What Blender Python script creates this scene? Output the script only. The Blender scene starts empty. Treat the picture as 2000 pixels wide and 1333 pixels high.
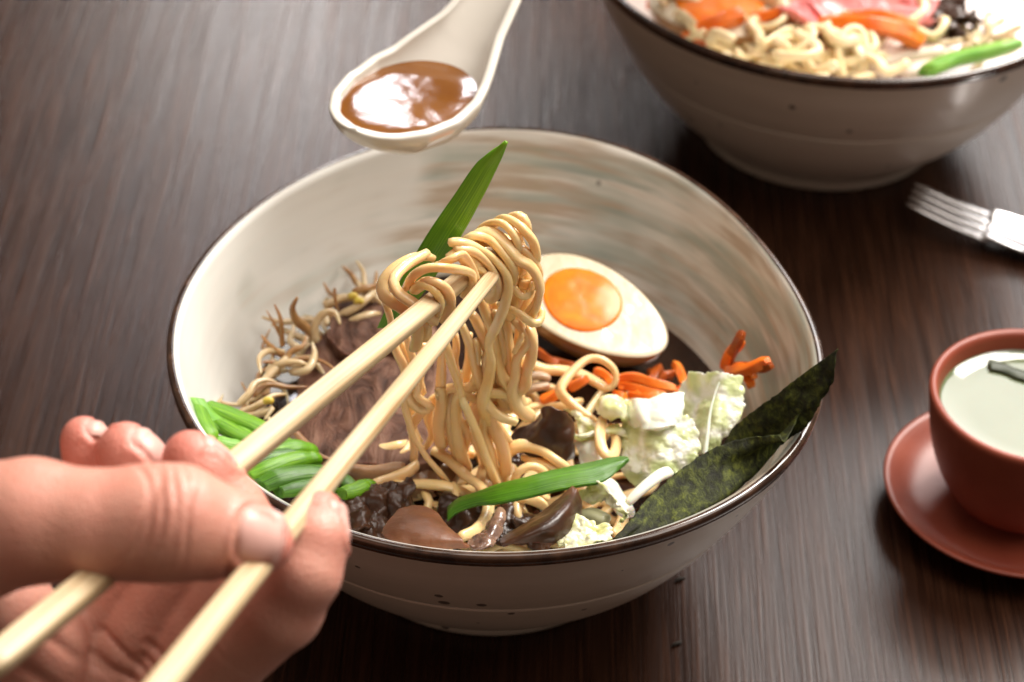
import bpy, math, random
import numpy as np
from mathutils import Vector, Matrix, noise as mnoise

# ------------------------------------------------------------------ camera (all sizes below in centimetres)
S = 0.01
scene = bpy.context.scene
PITCH, ROLL, FPX, DIST = 0.6658, 0.04328, 4722.0, 71.44568
CAM_AIM = np.array([0.50109, -0.756, 8.19986])
_f = np.array([0, math.cos(PITCH), -math.sin(PITCH)])
_r0 = np.array([1.0, 0, 0]); _u0 = np.cross(_r0, _f)
CR = _r0 * math.cos(ROLL) + _u0 * math.sin(ROLL)
CU = np.cross(CR, _f); CF = _f
CPOS = CAM_AIM - CF * DIST
cam_data = bpy.data.cameras.new("camera")
cam = bpy.data.objects.new("camera", cam_data)
scene.collection.objects.link(cam)
cam.matrix_world = Matrix(((CR[0], CU[0], -CF[0], CPOS[0]*S), (CR[1], CU[1], -CF[1], CPOS[1]*S),
                           (CR[2], CU[2], -CF[2], CPOS[2]*S), (0, 0, 0, 1)))
cam_data.sensor_width = 36.0
cam_data.lens = FPX / 2000 * 36.0
cam_data.clip_start = 0.02; cam_data.clip_end = 50
cam_data.dof.use_dof = True
cam_data.dof.focus_distance = 64.5 * S
cam_data.dof.aperture_fstop = 12.5
cam_data.dof.aperture_blades = 9
scene.camera = cam

# ------------------------------------------------------------------ world and lights
world = bpy.data.worlds.new("World"); scene.world = world; world.use_nodes = True
bg = world.node_tree.nodes["Background"]
bg.inputs[0].default_value = (1.0, 0.76, 0.60, 1); bg.inputs[1].default_value = 0.15
scene.view_settings.view_transform = 'Standard'; scene.view_settings.look = 'None'
scene.view_settings.exposure = 0.1; scene.view_settings.gamma = 1.0
scene.view_settings.use_curve_mapping = False

def area(name, loc, target, sx, sy, power, color):
    d = bpy.data.lights.new(name, 'AREA'); d.shape = 'RECTANGLE'
    d.size = sx * S; d.size_y = sy * S; d.energy = power; d.color = color
    o = bpy.data.objects.new(name, d); scene.collection.objects.link(o)
    o.location = Vector(loc) * S
    o.rotation_euler = (Vector(target) - Vector(loc)).to_track_quat('-Z', 'Y').to_euler()
    return o
area('window_light', (88, 180, 138), (0, 0, 5), 92, 110, 27, (1.0, 0.965, 0.94))
area('high_key_light', (105, 105, 195), (0, 0, 5), 90, 90, 82, (1.0, 0.95, 0.88))  # added key lamp, set high so its reflection misses the table
area('second_window_light', (-24, 180, 90), (0, 0, 5), 24, 22, 4.2, (1.0, 0.95, 0.92))
area('upper_pane_light', (-20, 180, 133), (0, 0, 5), 15, 22, 2.4, (0.96, 0.94, 1.0))
area('room_fill_light', (-15, 15, 215), (0, 0, 5), 120, 120, 13.0, (1.0, 0.91, 0.82))  # added warm overhead fill for the noodles and bowl walls
area('rear_bowl_fill', (48, -8, 72), (12, 24, 4), 50, 50, 3.2, (1.0, 0.93, 0.85))  # added fill lamp that brightens the outside of the rear bowl

# ------------------------------------------------------------------ helpers
def un(px, py, z=None, d=None, y=None):
    """point seen at a pixel of the 2000 px frame, at height z / depth d / on the vertical plane y (cm)"""
    v = CF + CR * (px - 1000) / FPX - CU * (py - 666.5) / FPX
    if d is not None: k = d
    elif z is not None: k = (z - CPOS[2]) / v[2]
    else: k = (y - CPOS[1]) / v[1]
    return CPOS + v * k

def Mat(name):
    m = bpy.data.materials.new(name); m.use_nodes = True
    return m, m.node_tree.nodes, m.node_tree.links, m.node_tree.nodes['Principled BSDF']

def setp(b, **k):
    names = {'color': 'Base Color', 'rough': 'Roughness', 'metal': 'Metallic', 'sss': 'Subsurface Weight', 'sssr': 'Subsurface Radius',
             'ssss': 'Subsurface Scale', 'coat': 'Coat Weight', 'coatr': 'Coat Roughness', 'spec': 'Specular IOR Level',
             'ior': 'IOR', 'trans': 'Transmission Weight', 'sheen': 'Sheen Weight'}
    for a, v in k.items():
        i = b.inputs[names[a]]
        i.default_value = (*v, 1) if a == 'color' else v

def tex(N, L, scale, stretch=(1, 1, 1), detail=4, rough=0.55, dist=0.0, rot=(0, 0, 0), coord='Object', kind='noise', loc=(0,0,0)):
    tc = N.new('ShaderNodeTexCoord'); mp = N.new('ShaderNodeMapping')
    mp.inputs['Scale'].default_value = stretch; mp.inputs['Rotation'].default_value = rot; mp.inputs['Location'].default_value = loc
    L.new(tc.outputs[coord], mp.inputs['Vector'])
    if kind == 'noise':
        t = N.new('ShaderNodeTexNoise'); t.inputs['Scale'].default_value = scale; t.inputs['Detail'].default_value = detail
        t.inputs['Roughness'].default_value = rough; t.inputs['Distortion'].default_value = dist
        L.new(mp.outputs[0], t.inputs['Vector']); return t.outputs['Fac']
    t = N.new('ShaderNodeTexVoronoi'); t.inputs['Scale'].default_value = scale
    if kind == 'edge': t.feature = 'DISTANCE_TO_EDGE'
    L.new(mp.outputs[0], t.inputs['Vector']); return t.outputs['Distance']

def ramp(N, L, fac, stops, interp='LINEAR'):
    r = N.new('ShaderNodeValToRGB'); r.color_ramp.interpolation = interp
    e = r.color_ramp.elements
    while len(e) < len(stops): e.new(0.5)
    for el, (p, c) in zip(e, stops):
        el.position = p; el.color = (*c, 1) if len(c) == 3 else c
    L.new(fac, r.inputs[0]); return r.outputs[0]

def mixc(N, L, fac, a, b, mode='MIX'):
    m = N.new('ShaderNodeMix'); m.data_type = 'RGBA'; m.blend_type = mode
    for sock, v in ((m.inputs[0], fac), (m.inputs[6], a), (m.inputs[7], b)):
        if hasattr(v, 'default_value'): L.new(v, sock)
        elif isinstance(v, (int, float)): sock.default_value = v
        else: sock.default_value = (*v, 1)
    return m.outputs[2]

def bump(N, L, b, h, strength, dist=0.0005, prev=None):
    n = N.new('ShaderNodeBump'); n.inputs['Strength'].default_value = strength; n.inputs['Distance'].default_value = dist
    L.new(h, n.inputs['Height'])
    if prev is not None: L.new(prev, n.inputs['Normal'])
    L.new(n.outputs[0], b.inputs['Normal']); return n.outputs[0]

def simple(name, c1, c2, scale=120, rough=0.4, bumpk=0.2, bscale=None, stretch=(1, 1, 1), lo=0.35, hi=0.65, rot=(0,0,0), **kw):
    m, N, L, b = Mat(name)
    f = tex(N, L, scale, stretch, rot=rot)
    L.new(ramp(N, L, f, [(lo, c1), (hi, c2)]), b.inputs['Base Color'])
    setp(b, rough=rough, **kw)
    if bumpk: bump(N, L, b, tex(N, L, bscale or scale * 3, stretch, rot=rot), bumpk)
    return m

rng = np.random.default_rng(7)

def tag(o, label=None, cat=None, group=None, kind=None):
    if label: o['label'] = label
    if cat: o['category'] = cat
    if group: o['group'] = group
    if kind: o['kind'] = kind
    return o

def empty(name, loc, label, cat, group=None):
    o = bpy.data.objects.new(name, None); scene.collection.objects.link(o)
    o.location = Vector(loc) * S; o.empty_display_size = 0.01
    bpy.context.view_layer.update()
    return tag(o, label, cat, group)

ORIG = {}
def mesh(name, V, F, mat, parent=None, smooth=True, origin=None, mats=None, fm=None, fib=None):
    V = np.asarray(V, float)
    if parent is not None: origin = ORIG.get(parent.name, None); origin = np.array(parent.location) / S if origin is None else origin
    elif origin is None:
        origin = V.mean(0); origin[2] = V[:, 2].min()
    origin = np.array(origin, float)
    me = bpy.data.meshes.new(name)
    me.from_pydata(((V - origin) * S).tolist(), [], [tuple(int(i) for i in f) for f in F])
    me.update()
    if smooth: me.polygons.foreach_set('use_smooth', [True] * len(me.polygons))
    for mm in (mats or [mat]): me.materials.append(mm)
    if fm is not None: me.polygons.foreach_set('material_index', np.asarray(fm, dtype=np.int32))
    if fib is not None:
        at = me.attributes.new('fibre', 'FLOAT_VECTOR', 'POINT'); at.data.foreach_set('vector', np.asarray(fib, np.float32).ravel())
    o = bpy.data.objects.new(name, me); scene.collection.objects.link(o)
    ORIG[o.name] = origin
    if parent is not None: o.parent = parent
    else: o.location = Vector(origin) * S
    return o

def modif(o, solid=None, sub=0, offset=-1.0):
    if solid:
        s = o.modifiers.new('Solidify', 'SOLIDIFY'); s.thickness = solid * S; s.offset = offset
    if sub:
        s = o.modifiers.new('Subsurf', 'SUBSURF'); s.levels = sub; s.render_levels = sub
    return o

def cr(P, n):
    """Catmull-Rom resample of control points P to n points, near uniform in arc length"""
    P = np.asarray(P, float)
    if len(P) == 2: return P[0] + np.linspace(0, 1, n)[:, None] * (P[1] - P[0])
    Q = np.vstack([2 * P[0] - P[1], P, 2 * P[-1] - P[-2]])
    out = []
    for i in range(1, len(Q) - 2):
        t = np.linspace(0, 1, 24, endpoint=False)[:, None]
        p0, p1, p2, p3 = Q[i-1], Q[i], Q[i+1], Q[i+2]
        out.append(0.5 * ((2*p1) + (-p0+p2)*t + (2*p0-5*p1+4*p2-p3)*t*t + (-p0+3*p1-3*p2+p3)*t**3))
    out.append(P[-1:]); C = np.vstack(out)
    d = np.r_[0, np.cumsum(np.linalg.norm(np.diff(C[:, :3], axis=0), axis=1))]
    s = np.linspace(0, d[-1], n)
    return np.stack([np.interp(s, d, C[:, k]) for k in range(C.shape[1])], 1)

def tube_geo(P, ra, rb=None, seg=12, power=2.0, twist=0.0, up=None, round_end=0.5, phase=0.0):
    """closed tube along P (n,3); ra, rb half widths (scalars or arrays); superelliptic section"""
    P = np.asarray(P, float); n = len(P)
    ra = np.broadcast_to(np.asarray(ra, float), (n,)).copy(); rb = ra.copy() if rb is None else np.broadcast_to(np.asarray(rb, float), (n,)).copy()
    T = np.gradient(P, axis=0); T /= np.linalg.norm(T, axis=1)[:, None] + 1e-12
    u = np.array(up if up is not None else (0.3, 0.2, 1.0), float)
    N_ = np.zeros_like(P)
    v = u - T[0] * (u @ T[0])
    if np.linalg.norm(v) < 1e-3: v = np.array([1.0, 0, 0]) - T[0] * T[0][0]
    v /= np.linalg.norm(v)
    for i in range(n):
        if up is not None: v = u
        v = v - T[i] * (v @ T[i]); v = v / (np.linalg.norm(v) + 1e-12); N_[i] = v
    B = np.cross(T, N_)
    if round_end:
        k = min(3, n // 3)
        fac = [0.45, 0.8, 0.95]
        for i in range(k):
            f = 1 - (1 - fac[i]) * round_end * 1.0
            ra[i] *= f; rb[i] *= f; ra[n-1-i] *= f; rb[n-1-i] *= f
    a = np.linspace(0, 2*np.pi, seg, endpoint=False) + phase
    c, s = np.cos(a), np.sin(a)
    cx = np.sign(c) * np.abs(c) ** (2 / power); sx = np.sign(s) * np.abs(s) ** (2 / power)
    V = []
    for i in range(n):
        tw = twist * i / (n - 1); ct, st = math.cos(tw), math.sin(tw)
        x, y = cx * ra[i], sx * rb[i]
        V.append(P[i] + np.outer(x*ct - y*st, B[i]) + np.outer(x*st + y*ct, N_[i]))
    V = np.vstack(V + [P[:1] - T[:1] * ra[0] * 0.3, P[-1:] + T[-1:] * ra[-1] * 0.3])
    F = []
    for i in range(n - 1):
        for j in range(seg):
            k = (j + 1) % seg
            F.append((i*seg + j, i*seg + k, (i+1)*seg + k, (i+1)*seg + j))
    e0, e1 = n * seg, n * seg + 1
    for j in range(seg):
        k = (j + 1) % seg
        F.append((e0, k, j)); F.append((e1, (n-1)*seg + j, (n-1)*seg + k))
    return V, F

def tube(name, P, ra, mat, rb=None, parent=None, **k):
    V, F = tube_geo(P, ra, rb, **k)
    return mesh(name, V, F, mat, parent=parent)

def fbm(p, f, o=3, seed=0.0):
    s, a = 0.0, 1.0
    for i in range(o):
        s += a * mnoise.noise(Vector((p[0]*f + seed, p[1]*f + seed*1.7, p[2]*f - seed))); f *= 2.03; a *= 0.5
    return s

def loft(name, rows, nu, nv, mat, thick=0.05, amp=0.0, freq=1.0, seed=0.0, edge_amp=0.0, edge_freq=2.0, parent=None, sub=0, offset=0.0, octaves=3):
    """surface through rows of control points (each a polyline of (x,y,z) cm), wrinkled by noise, solidified"""
    R = [cr(r, nu) for r in rows]
    G = np.stack([cr(np.stack([r[i] for r in R]), nv) for i in range(nu)], 0)   # nu, nv, 3
    C = G.mean((0, 1))
    if edge_amp:
        for i in range(nu):
            for j in range(nv):
                a = abs(2*i/(nu-1)-1); b = abs(2*j/(nv-1)-1); w = max(a, b) ** 3
                d = (G[i, j] - C); p = G[i, j]
                G[i, j] = p + d / (np.linalg.norm(d)+1e-9) * w * edge_amp * fbm(p, edge_freq, 3, seed + 31)
    du = np.gradient(G, axis=0); dv = np.gradient(G, axis=1)
    Nn = np.cross(du, dv); Nn /= np.linalg.norm(Nn, axis=2)[..., None] + 1e-9
    if amp:
        for i in range(nu):
            for j in range(nv):
                G[i, j] += Nn[i, j] * amp * fbm(G[i, j], freq, octaves, seed)
    V = G.reshape(-1, 3)
    F = [(i*nv+j, (i+1)*nv+j, (i+1)*nv+j+1, i*nv+j+1) for i in range(nu-1) for j in range(nv-1)]
    I, J = np.meshgrid(np.arange(nu), np.arange(nv), indexing='ij')
    o = mesh(name, V, F, mat, parent=parent, fib=np.stack([J.ravel()/(nv-1), I.ravel()/(nu-1), 0*I.ravel() + seed], 1))
    return modif(o, thick, sub, offset)

def blob_disc(name, outline, thick, mat, amp=0.05, freq=1.2, seed=0.0, rings=22, seg=110, dome=0.0, parent=None, eamp=0.0):
    """thick slice with a rounded irregular edge; outline: closed loop of points (cm)"""
    O = np.asarray(outline, float); O = cr(np.vstack([O, O[:1]]), seg + 1)[:-1]
    C = O.mean(0); V = []; F = []
    nrm = np.zeros(3)
    for i in range(seg): nrm += np.cross(O[i] - C, O[(i+1) % seg] - C)
    nrm /= np.linalg.norm(nrm)
    if nrm[2] < 0: nrm = -nrm
    prof = [(k / rings, 0.0) for k in range(1, rings + 1)]
    prof += [(1.0 + 0.03 * math.sin(a), -thick * (1 - math.cos(a)) / 2) for a in np.linspace(0.3, math.pi - 0.2, 8)]
    prof += [(0.9, -thick), (0.5, -thick)]
    for (s, h) in prof:
        for q in range(seg):
            d = O[q] - C
            p = C + d * s * (1 + eamp * fbm(O[q], 1.1, 3, seed + 9) * s)
            hh = h + dome * (1 - min(s, 1) ** 2) + (amp * fbm(p, freq, 4, seed) if h > -thick*0.9 else 0) - (0.12*thick*max(0, s-0.93)/0.07 if h == 0 else 0)
            V.append(p + nrm * hh)
    n = len(prof)
    for i in range(n - 1):
        for j in range(seg):
            k = (j + 1) % seg; F.append((i*seg+j, (i+1)*seg+j, (i+1)*seg+k, i*seg+k))
    V.append(C + nrm * (dome + amp * fbm(C, freq, 4, seed))); V.append(C - nrm * thick)
    for j in range(seg):
        k = (j + 1) % seg; F.append((n*seg, j, k)); F.append((n*seg+1, (n-1)*seg+k, (n-1)*seg+j))
    return mesh(name, V, F, mat, parent=parent)

def revolve_geo(prof, seg=160, deform=None, close_top=False, center=(0, 0, 0)):
    V, F = [], []; n = len(prof)
    for i, (r, z) in enumerate(prof):
        for j in range(seg):
            a = 2*math.pi*j/seg; rr, zz = (r, z) if deform is None else deform(r, z, a)
            V.append((center[0] + rr*math.cos(a), center[1] + rr*math.sin(a), center[2] + zz))
    for i in range(n - 1):
        for j in range(seg):
            k = (j + 1) % seg; F.append((i*seg+j, i*seg+k, (i+1)*seg+k, (i+1)*seg+j))
    return np.array(V), F
def smoothprof(P, n): return [tuple(p) for p in cr([(a, b, 0) for a, b in P], n)[:, :2]]

def surface_nets(f, org, h):
    """iso-surface 0 of a sampled field -> verts, quads (numpy surface nets)"""
    s = f < 0
    nx, ny, nz = f.shape
    acc = np.zeros((nx-1, ny-1, nz-1, 3)); cnt = np.zeros((nx-1, ny-1, nz-1))
    def cells(ax, d0, d1):
        a = [slice(0, nx-1), slice(0, ny-1), slice(0, nz-1)]; b = list(a)
        o = [x for x in range(3) if x != ax]
        a[o[0]] = slice(d0, d0 + f.shape[o[0]] - 1); a[o[1]] = slice(d1, d1 + f.shape[o[1]] - 1)
        a[ax] = slice(0, f.shape[ax] - 1); b = list(a); b[ax] = slice(1, f.shape[ax])
        return tuple(a), tuple(b), o
    for ax in range(3):
        for d0 in (0, 1):
            for d1 in (0, 1):
                a, b, o = cells(ax, d0, d1)
                fa, fb = f[a], f[b]; c = (fa < 0) != (fb < 0)
                t = np.where(c, fa / np.where(c, fa - fb, 1), 0)
                acc[..., ax] += t; acc[..., o[0]] += d0 * c; acc[..., o[1]] += d1 * c; cnt += c
    act = cnt > 0; idx = -np.ones(act.shape, int); idx[act] = np.arange(act.sum())
    g = np.stack(np.nonzero(act), 1)
    V = org + h * (g + acc[act] / cnt[act][:, None])
    F = []
    for ax in range(3):
        o = [(ax+1) % 3, (ax+2) % 3]
        sa = [slice(None)]*3; sb = [slice(None)]*3
        sa[ax] = slice(0, -1); sb[ax] = slice(1, None)
        A, B = s[tuple(sa)], s[tuple(sb)]
        ed = np.stack(np.nonzero(A != B), 1)
        ok = (ed[:, o[0]] > 0) & (ed[:, o[1]] > 0) & (ed[:, o[0]] < f.shape[o[0]]-1) & (ed[:, o[1]] < f.shape[o[1]]-1)
        ed = ed[ok]; flip = A[tuple(ed.T)]
        q = []
        for d0, d1 in ((1, 1), (0, 1), (0, 0), (1, 0)):
            e = ed.copy(); e[:, o[0]] -= d0; e[:, o[1]] -= d1; q.append(idx[tuple(e.T)])
        q = np.stack(q, 1); q[~flip] = q[~flip][:, ::-1]; F.append(q)
    return V, np.vstack(F)

# ------------------------------------------------------------------ table
def make_table():
    m, N, L, b = Mat('dark_wood')
    rz = (0, 0, math.radians(4))
    fine = tex(N, L, 1, (900, 20, 1), detail=5, rough=0.6, dist=0.4, rot=rz)
    mid = tex(N, L, 1, (230, 5, 1), detail=4, dist=0.6, rot=rz)
    big = tex(N, L, 1, (14, 5, 1), detail=3, rot=rz)
    c1 = ramp(N, L, fine, [(0.32, (0.005, 0.002, 0.001)), (0.50, (0.024, 0.0085, 0.004)), (0.68, (0.085, 0.034, 0.017))])
    c2 = ramp(N, L, mid, [(0.35, (0.007, 0.003, 0.002)), (0.65, (0.043, 0.017, 0.008))])
    c = mixc(N, L, 0.42, c1, c2)
    c = mixc(N, L, ramp(N, L, big, [(0.35, (0, 0, 0)), (0.7, (0.55, 0.55, 0.55))]), c, (0.020, 0.007, 0.0035))
    # knots
    kn = tex(N, L, 1, (9, 5, 1), kind='voronoi', rot=rz)
    c = mixc(N, L, ramp(N, L, kn, [(0.0, (0.85, 0.85, 0.85)), (0.10, (0.3, 0.3, 0.3)), (0.16, (0, 0, 0))]), c, (0.012, 0.008, 0.007))
    L.new(c, b.inputs['Base Color'])
    L.new(ramp(N, L, mid, [(0.3, (0.23,)*3), (0.7, (0.31,)*3)]), b.inputs['Roughness'])
    setp(b, spec=0.30)
    n1 = bump(N, L, b, fine, 0.40, 0.0003); bump(N, L, b, mid, 0.25, 0.0004, n1)
    x0, x1, y0, y1, t = -90, 110, -75, 160, 4
    V = [(x, y, z) for z in (0, -t) for (x, y) in ((x0, y0), (x1, y0), (x1, y1), (x0, y1))]
    F = [(0, 1, 2, 3), (7, 6, 5, 4), (0, 4, 5, 1), (1, 5, 6, 2), (2, 6, 7, 3), (3, 7, 4, 0)]
    o = mesh('table_surface', V, F, m, smooth=False, origin=(0, 0, 0))
    tag(o, 'dark brown wooden table top with fine straight grain', None, None, 'structure')
make_table()

# small dark specks of dried leaf on the table
m_speck = simple('leaf_speck_mat', (0.01, 0.008, 0.006), (0.03, 0.02, 0.01), 300, 0.8)
for i, (px, py, l, lab) in enumerate([(1322, 1258, 0.30, 'black crumb on the table just below the bowl, the largest'), (1328, 1132, 0.22, 'small dark crumb on the table right of the bowl foot'),
                                 ]):
    a = un(px - 9, py + 3, 0.06); c = un(px + 9, py - 3, 0.06)
    o = tube('crumb', cr([a, (a+c)/2 + (0, 0, .03), c], 8), 0.055, m_speck, seg=7)
    tag(o, lab, 'crumb', 'crumbs on the table')

# ------------------------------------------------------------------ bowls
HARM = [-0.39374, -0.06406, -0.04381, -0.24676, 0.03465, -0.07551]; TILT = (0.01618, 0.00263)
BH = 8.2
OUT = [(4.0, 0.0), (4.75, 0.0), (4.92, 0.12), (4.98, 0.45), (5.35, 0.85), (6.3, 1.7), (7.25, 2.75), (8.0, 3.85), (8.42, 4.62)]
OUT2 = [(8.52, 4.82), (8.95, 5.6), (9.42, 6.6), (9.78, 7.55), (9.95, 8.0)]
INN = [(9.80, 8.295), (9.72, 8.27), (9.65, 8.18), (9.60, 8.02), (9.38, 7.4), (8.95, 6.3), (8.45, 5.2), (7.75, 4.0), (6.7, 2.8), (5.0, 1.7), (2.6, 1.15), (0.02, 1.0)]
def bowl_deform(harm, tilt):
    def d(r, z, a):
        k = (z / BH) ** 1.6
        dr = sum(harm[2*i]*math.cos(n*a) + harm[2*i+1]*math.sin(n*a) for i, n in enumerate((2, 3, 4)))
        rr = r * (1 + dr / 10 * k)
        return rr, z + k * (tilt[0]*rr*math.cos(a) + tilt[1]*rr*math.sin(a))
    return d

def glaze(name, inside, seed):
    m, N, L, b = Mat(name)
    tc = N.new('ShaderNodeTexCoord'); sp = N.new('ShaderNodeSeparateXYZ'); L.new(tc.outputs['Object'], sp.inputs[0])
    def M(op, a, c=None):
        n = N.new('ShaderNodeMath'); n.operation = op
        for s_, v in ((n.inputs[0], a), (n.inputs[1], c)):
            if v is None: continue
            if isinstance(v, (int, float)): s_.default_value = v
            else: L.new(v, s_)
        return n.outputs[0]
    x, y, z = sp.outputs
    r = M('SQRT', M('ADD', M('MULTIPLY', x, x), M('MULTIPLY', y, y)))
    cb = N.new('ShaderNodeCombineXYZ')
    k = 1.6
    L.new(M('MULTIPLY', M('DIVIDE', x, M('ADD', r, 0.0001)), k), cb.inputs[0]); L.new(M('MULTIPLY', M('DIVIDE', y, M('ADD', r, 0.0001)), k), cb.inputs[1])
    L.new(M('ADD', M('MULTIPLY', M('ADD', z, M('MULTIPLY', r, 0.4)), 150.0), seed), cb.inputs[2])
    def nz(scale, detail, off=0.0):
        t = N.new('ShaderNodeTexNoise'); t.inputs['Scale'].default_value = scale; t.inputs['Detail'].default_value = detail
        ad = N.new('ShaderNodeVectorMath'); ad.operation = 'ADD'; ad.inputs[1].default_value = (off, off*2, off*3)
        L.new(cb.outputs[0], ad.inputs[0]); L.new(ad.outputs[0], t.inputs['Vector']); return t.outputs['Fac']
    s1, s2, s3 = nz(0.9, 5), nz(1.6, 5, 5.3), nz(1.1, 4, 9.1)
    if inside:
        c = mixc(N, L, ramp(N, L, s1, [(0.44, (0,)*3), (0.62, (0.9,)*3)]), (0.80, 0.77, 0.70), (0.48, 0.52, 0.45))
        c = mixc(N, L, ramp(N, L, s2, [(0.46, (0,)*3), (0.64, (0.9,)*3)]), c, (0.50, 0.39, 0.28))
        c = mixc(N, L, ramp(N, L, s3, [(0.52, (0,)*3), (0.66, (0.8,)*3)]), c, (0.34, 0.40, 0.35))
        big = M('ADD', tex(N, L, 22, detail=2), M('MULTIPLY', M('ADD', x, M('MULTIPLY', y, 0.5)), 2.6))
        c = mixc(N, L, ramp(N, L, big, [(0.44, (0.08,)*3), (0.62, (0.95,)*3)]), (0.84, 0.83, 0.78), c)
    else:
        c = mixc(N, L, ramp(N, L, s1, [(0.45, (0,)*3), (0.75, (0.5,)*3)]), (0.60, 0.52, 0.44), (0.50, 0.43, 0.35))
    vo = N.new('ShaderNodeTexVoronoi'); vo.inputs['Scale'].default_value = 95
    L.new(tc.outputs['Object'], vo.inputs['Vector'])
    sep = N.new('ShaderNodeSeparateColor'); L.new(vo.outputs['Color'], sep.inputs[0])
    th = M('MULTIPLY', M('SUBTRACT', sep.outputs[0], 0.45 if not inside else 0.66), 0.30)
    sk = M('MULTIPLY', M('LESS_THAN', vo.outputs['Distance'], th), 0.85 if not inside else 0.45)
    c = mixc(N, L, sk, c, (0.05, 0.035, 0.025))
    L.new(c, b.inputs['Base Color'])
    setp(b, rough=0.22 if inside else 0.38, coat=0.35 if inside else 0.1, coatr=0.12, sss=0.0)
    bump(N, L, b, s2, 0.12, 0.001)
    return m
m_in, m_out = glaze('bowl_glaze_inside', True, 0.0), glaze('bowl_glaze_outside', False, 3.0)
m_rim, N_, L_, b_ = Mat('iron_rim_glaze')
L_.new(ramp(N_, L_, tex(N_, L_, 160), [(0.35, (0.020, 0.010, 0.007)), (0.7, (0.085, 0.042, 0.024))]), b_.inputs['Base Color'])
setp(b_, rough=0.16, coat=0.5, coatr=0.08)

def make_bowl(cx, cy, sc, harm, tilt, label, rot=0.0):
    e = empty('ramen_bowl', (cx, cy, 0), label, 'bowl', 'speckled ramen bowls')
    dfm0 = bowl_deform(harm, tilt)
    df = lambda r, z, a: tuple(sc * q for q in dfm0(r, z, a))
    out = smoothprof(OUT, 46) + [(8.44, 4.68), (8.36, 4.73), (8.36, 4.76), (8.50, 4.80)] + smoothprof(OUT2, 26)
    V, F = revolve_geo([(0.02, 0.35), (3.6, 0.35), (3.8, 0.1)] + out, 200, df, center=(cx, cy, 0))
    mesh('bowl_wall', V, F, m_out, parent=e)
    V, F = revolve_geo(smoothprof(INN, 76), 200, df, center=(cx, cy, 0))
    o = mesh('bowl_inside', V, F, m_in, parent=e)
    rim = [(9.965, 8.0), (10.0, 8.12), (9.985, 8.24), (9.92, 8.30), (9.86, 8.315), (9.80, 8.31)]
    rim = [(9.90, 7.90), (9.965, 7.93)] + rim + [(9.77, 8.26)]
    V, F = revolve_geo(smoothprof(rim, 24), 200, df, center=(cx, cy, 0))
    mesh('rim_band', V, F, m_rim, parent=e)
    return e
make_bowl(0, 0, 1.0, HARM, TILT, 'cream speckled ramen bowl with dark brown rim in the middle, noodles being lifted from it')
make_bowl(12.239, 24.539, 0.975, [0.0]*6, (0, 0), 'second cream speckled ramen bowl with dark rim, blurred behind the front bowl')

# broth
def broth(name, cx, cy, z, r, sc, harm, mat, label):
    V, F = [], []; d = bowl_deform(harm, (0, 0)); seg, rings = 120, 30
    for i in range(1, rings + 1):
        for j in range(seg):
            a = 2*math.pi*j/seg; rr, _ = d(r, z/sc, a); rr *= sc
            p = (rr * i/rings * math.cos(a), rr * i/rings * math.sin(a))
            V.append((cx + p[0], cy + p[1], z + (0.015 * mnoise.noise(Vector((p[0]*1.2, p[1]*1.2, 3))) if i < rings else 0.05)))
    for i in range(rings - 1):
        for j in range(seg):
            k = (j+1) % seg; F.append((i*seg+j, (i+1)*seg+j, (i+1)*seg+k, i*seg+k))
    V.append((cx, cy, z)); F += [(len(V)-1, j, (j+1) % seg) for j in range(seg)]
    o = mesh(name, V, F, mat); tag(o, label, 'broth')
m_broth, N_, L_, b_ = Mat('dark_broth')
L_.new(ramp(N_, L_, tex(N_, L_, 60), [(0.4, (0.018, 0.008, 0.005)), (0.65, (0.040, 0.016, 0.009))]), b_.inputs['Base Color'])
setp(b_, rough=0.06, spec=0.55)
broth('broth', 0, 0, 4.1, 7.86, 1.0, HARM, m_broth, 'dark brown soy broth in the front bowl')
m_broth2 = simple('milky_broth', (0.60, 0.50, 0.44), (0.72, 0.64, 0.60), 60, 0.1, 0)
broth('broth', 12.239, 24.539, 5.6, 8.55, 0.975, [0.0]*6, m_broth2, 'pale milky broth in the rear bowl')
# ------------------------------------------------------------------ food materials
m_noodle, N_, L_, b_ = Mat('noodle_mat')
_n = tex(N_, L_, 70, detail=3)
oi = N_.new('ShaderNodeObjectInfo')
_c = ramp(N_, L_, _n, [(0.3, (0.86, 0.54, 0.20)), (0.7, (0.94, 0.74, 0.40))])
_c = mixc(N_, L_, oi.outputs['Random'], _c, (0.84, 0.56, 0.28)); _m = _c.node; _m.inputs[0].default_value = 0.4
L_.new(_c, b_.inputs['Base Color'])
setp(b_, rough=0.27, sss=0.35, ssss=0.004, sssr=(1.0, 0.55, 0.25), coat=0.25, coatr=0.12)
bump(N_, L_, b_, tex(N_, L_, 420, detail=3), 0.22, 0.0006)
m_noodle2 = m_noodle
def onion_mat(name, dark, mid, light, rough=0.34):
    m, N, L, b = Mat(name)
    at = N.new('ShaderNodeAttribute'); at.attribute_name = 'fibre'
    mp = N.new('ShaderNodeMapping'); mp.inputs['Scale'].default_value = (26, 2.2, 1); L.new(at.outputs['Vector'], mp.inputs['Vector'])
    t = N.new('ShaderNodeTexNoise'); t.inputs['Scale'].default_value = 1; t.inputs['Detail'].default_value = 4; L.new(mp.outputs[0], t.inputs['Vector'])
    c = ramp(N, L, t.outputs['Fac'], [(0.3, dark), (0.52, mid), (0.75, light)])
    c = mixc(N, L, ramp(N, L, tex(N, L, 45, detail=2), [(0.4, (0,)*3), (0.7, (0.6,)*3)]), c, light)
    L.new(c, b.inputs['Base Color']); setp(b, rough=rough, sss=0.15, ssss=0.003, sssr=(0.4, 1, 0.2), spec=0.42)
    bump(N, L, b, t.outputs['Fac'], 0.5, 0.0005)
    return m
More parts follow.
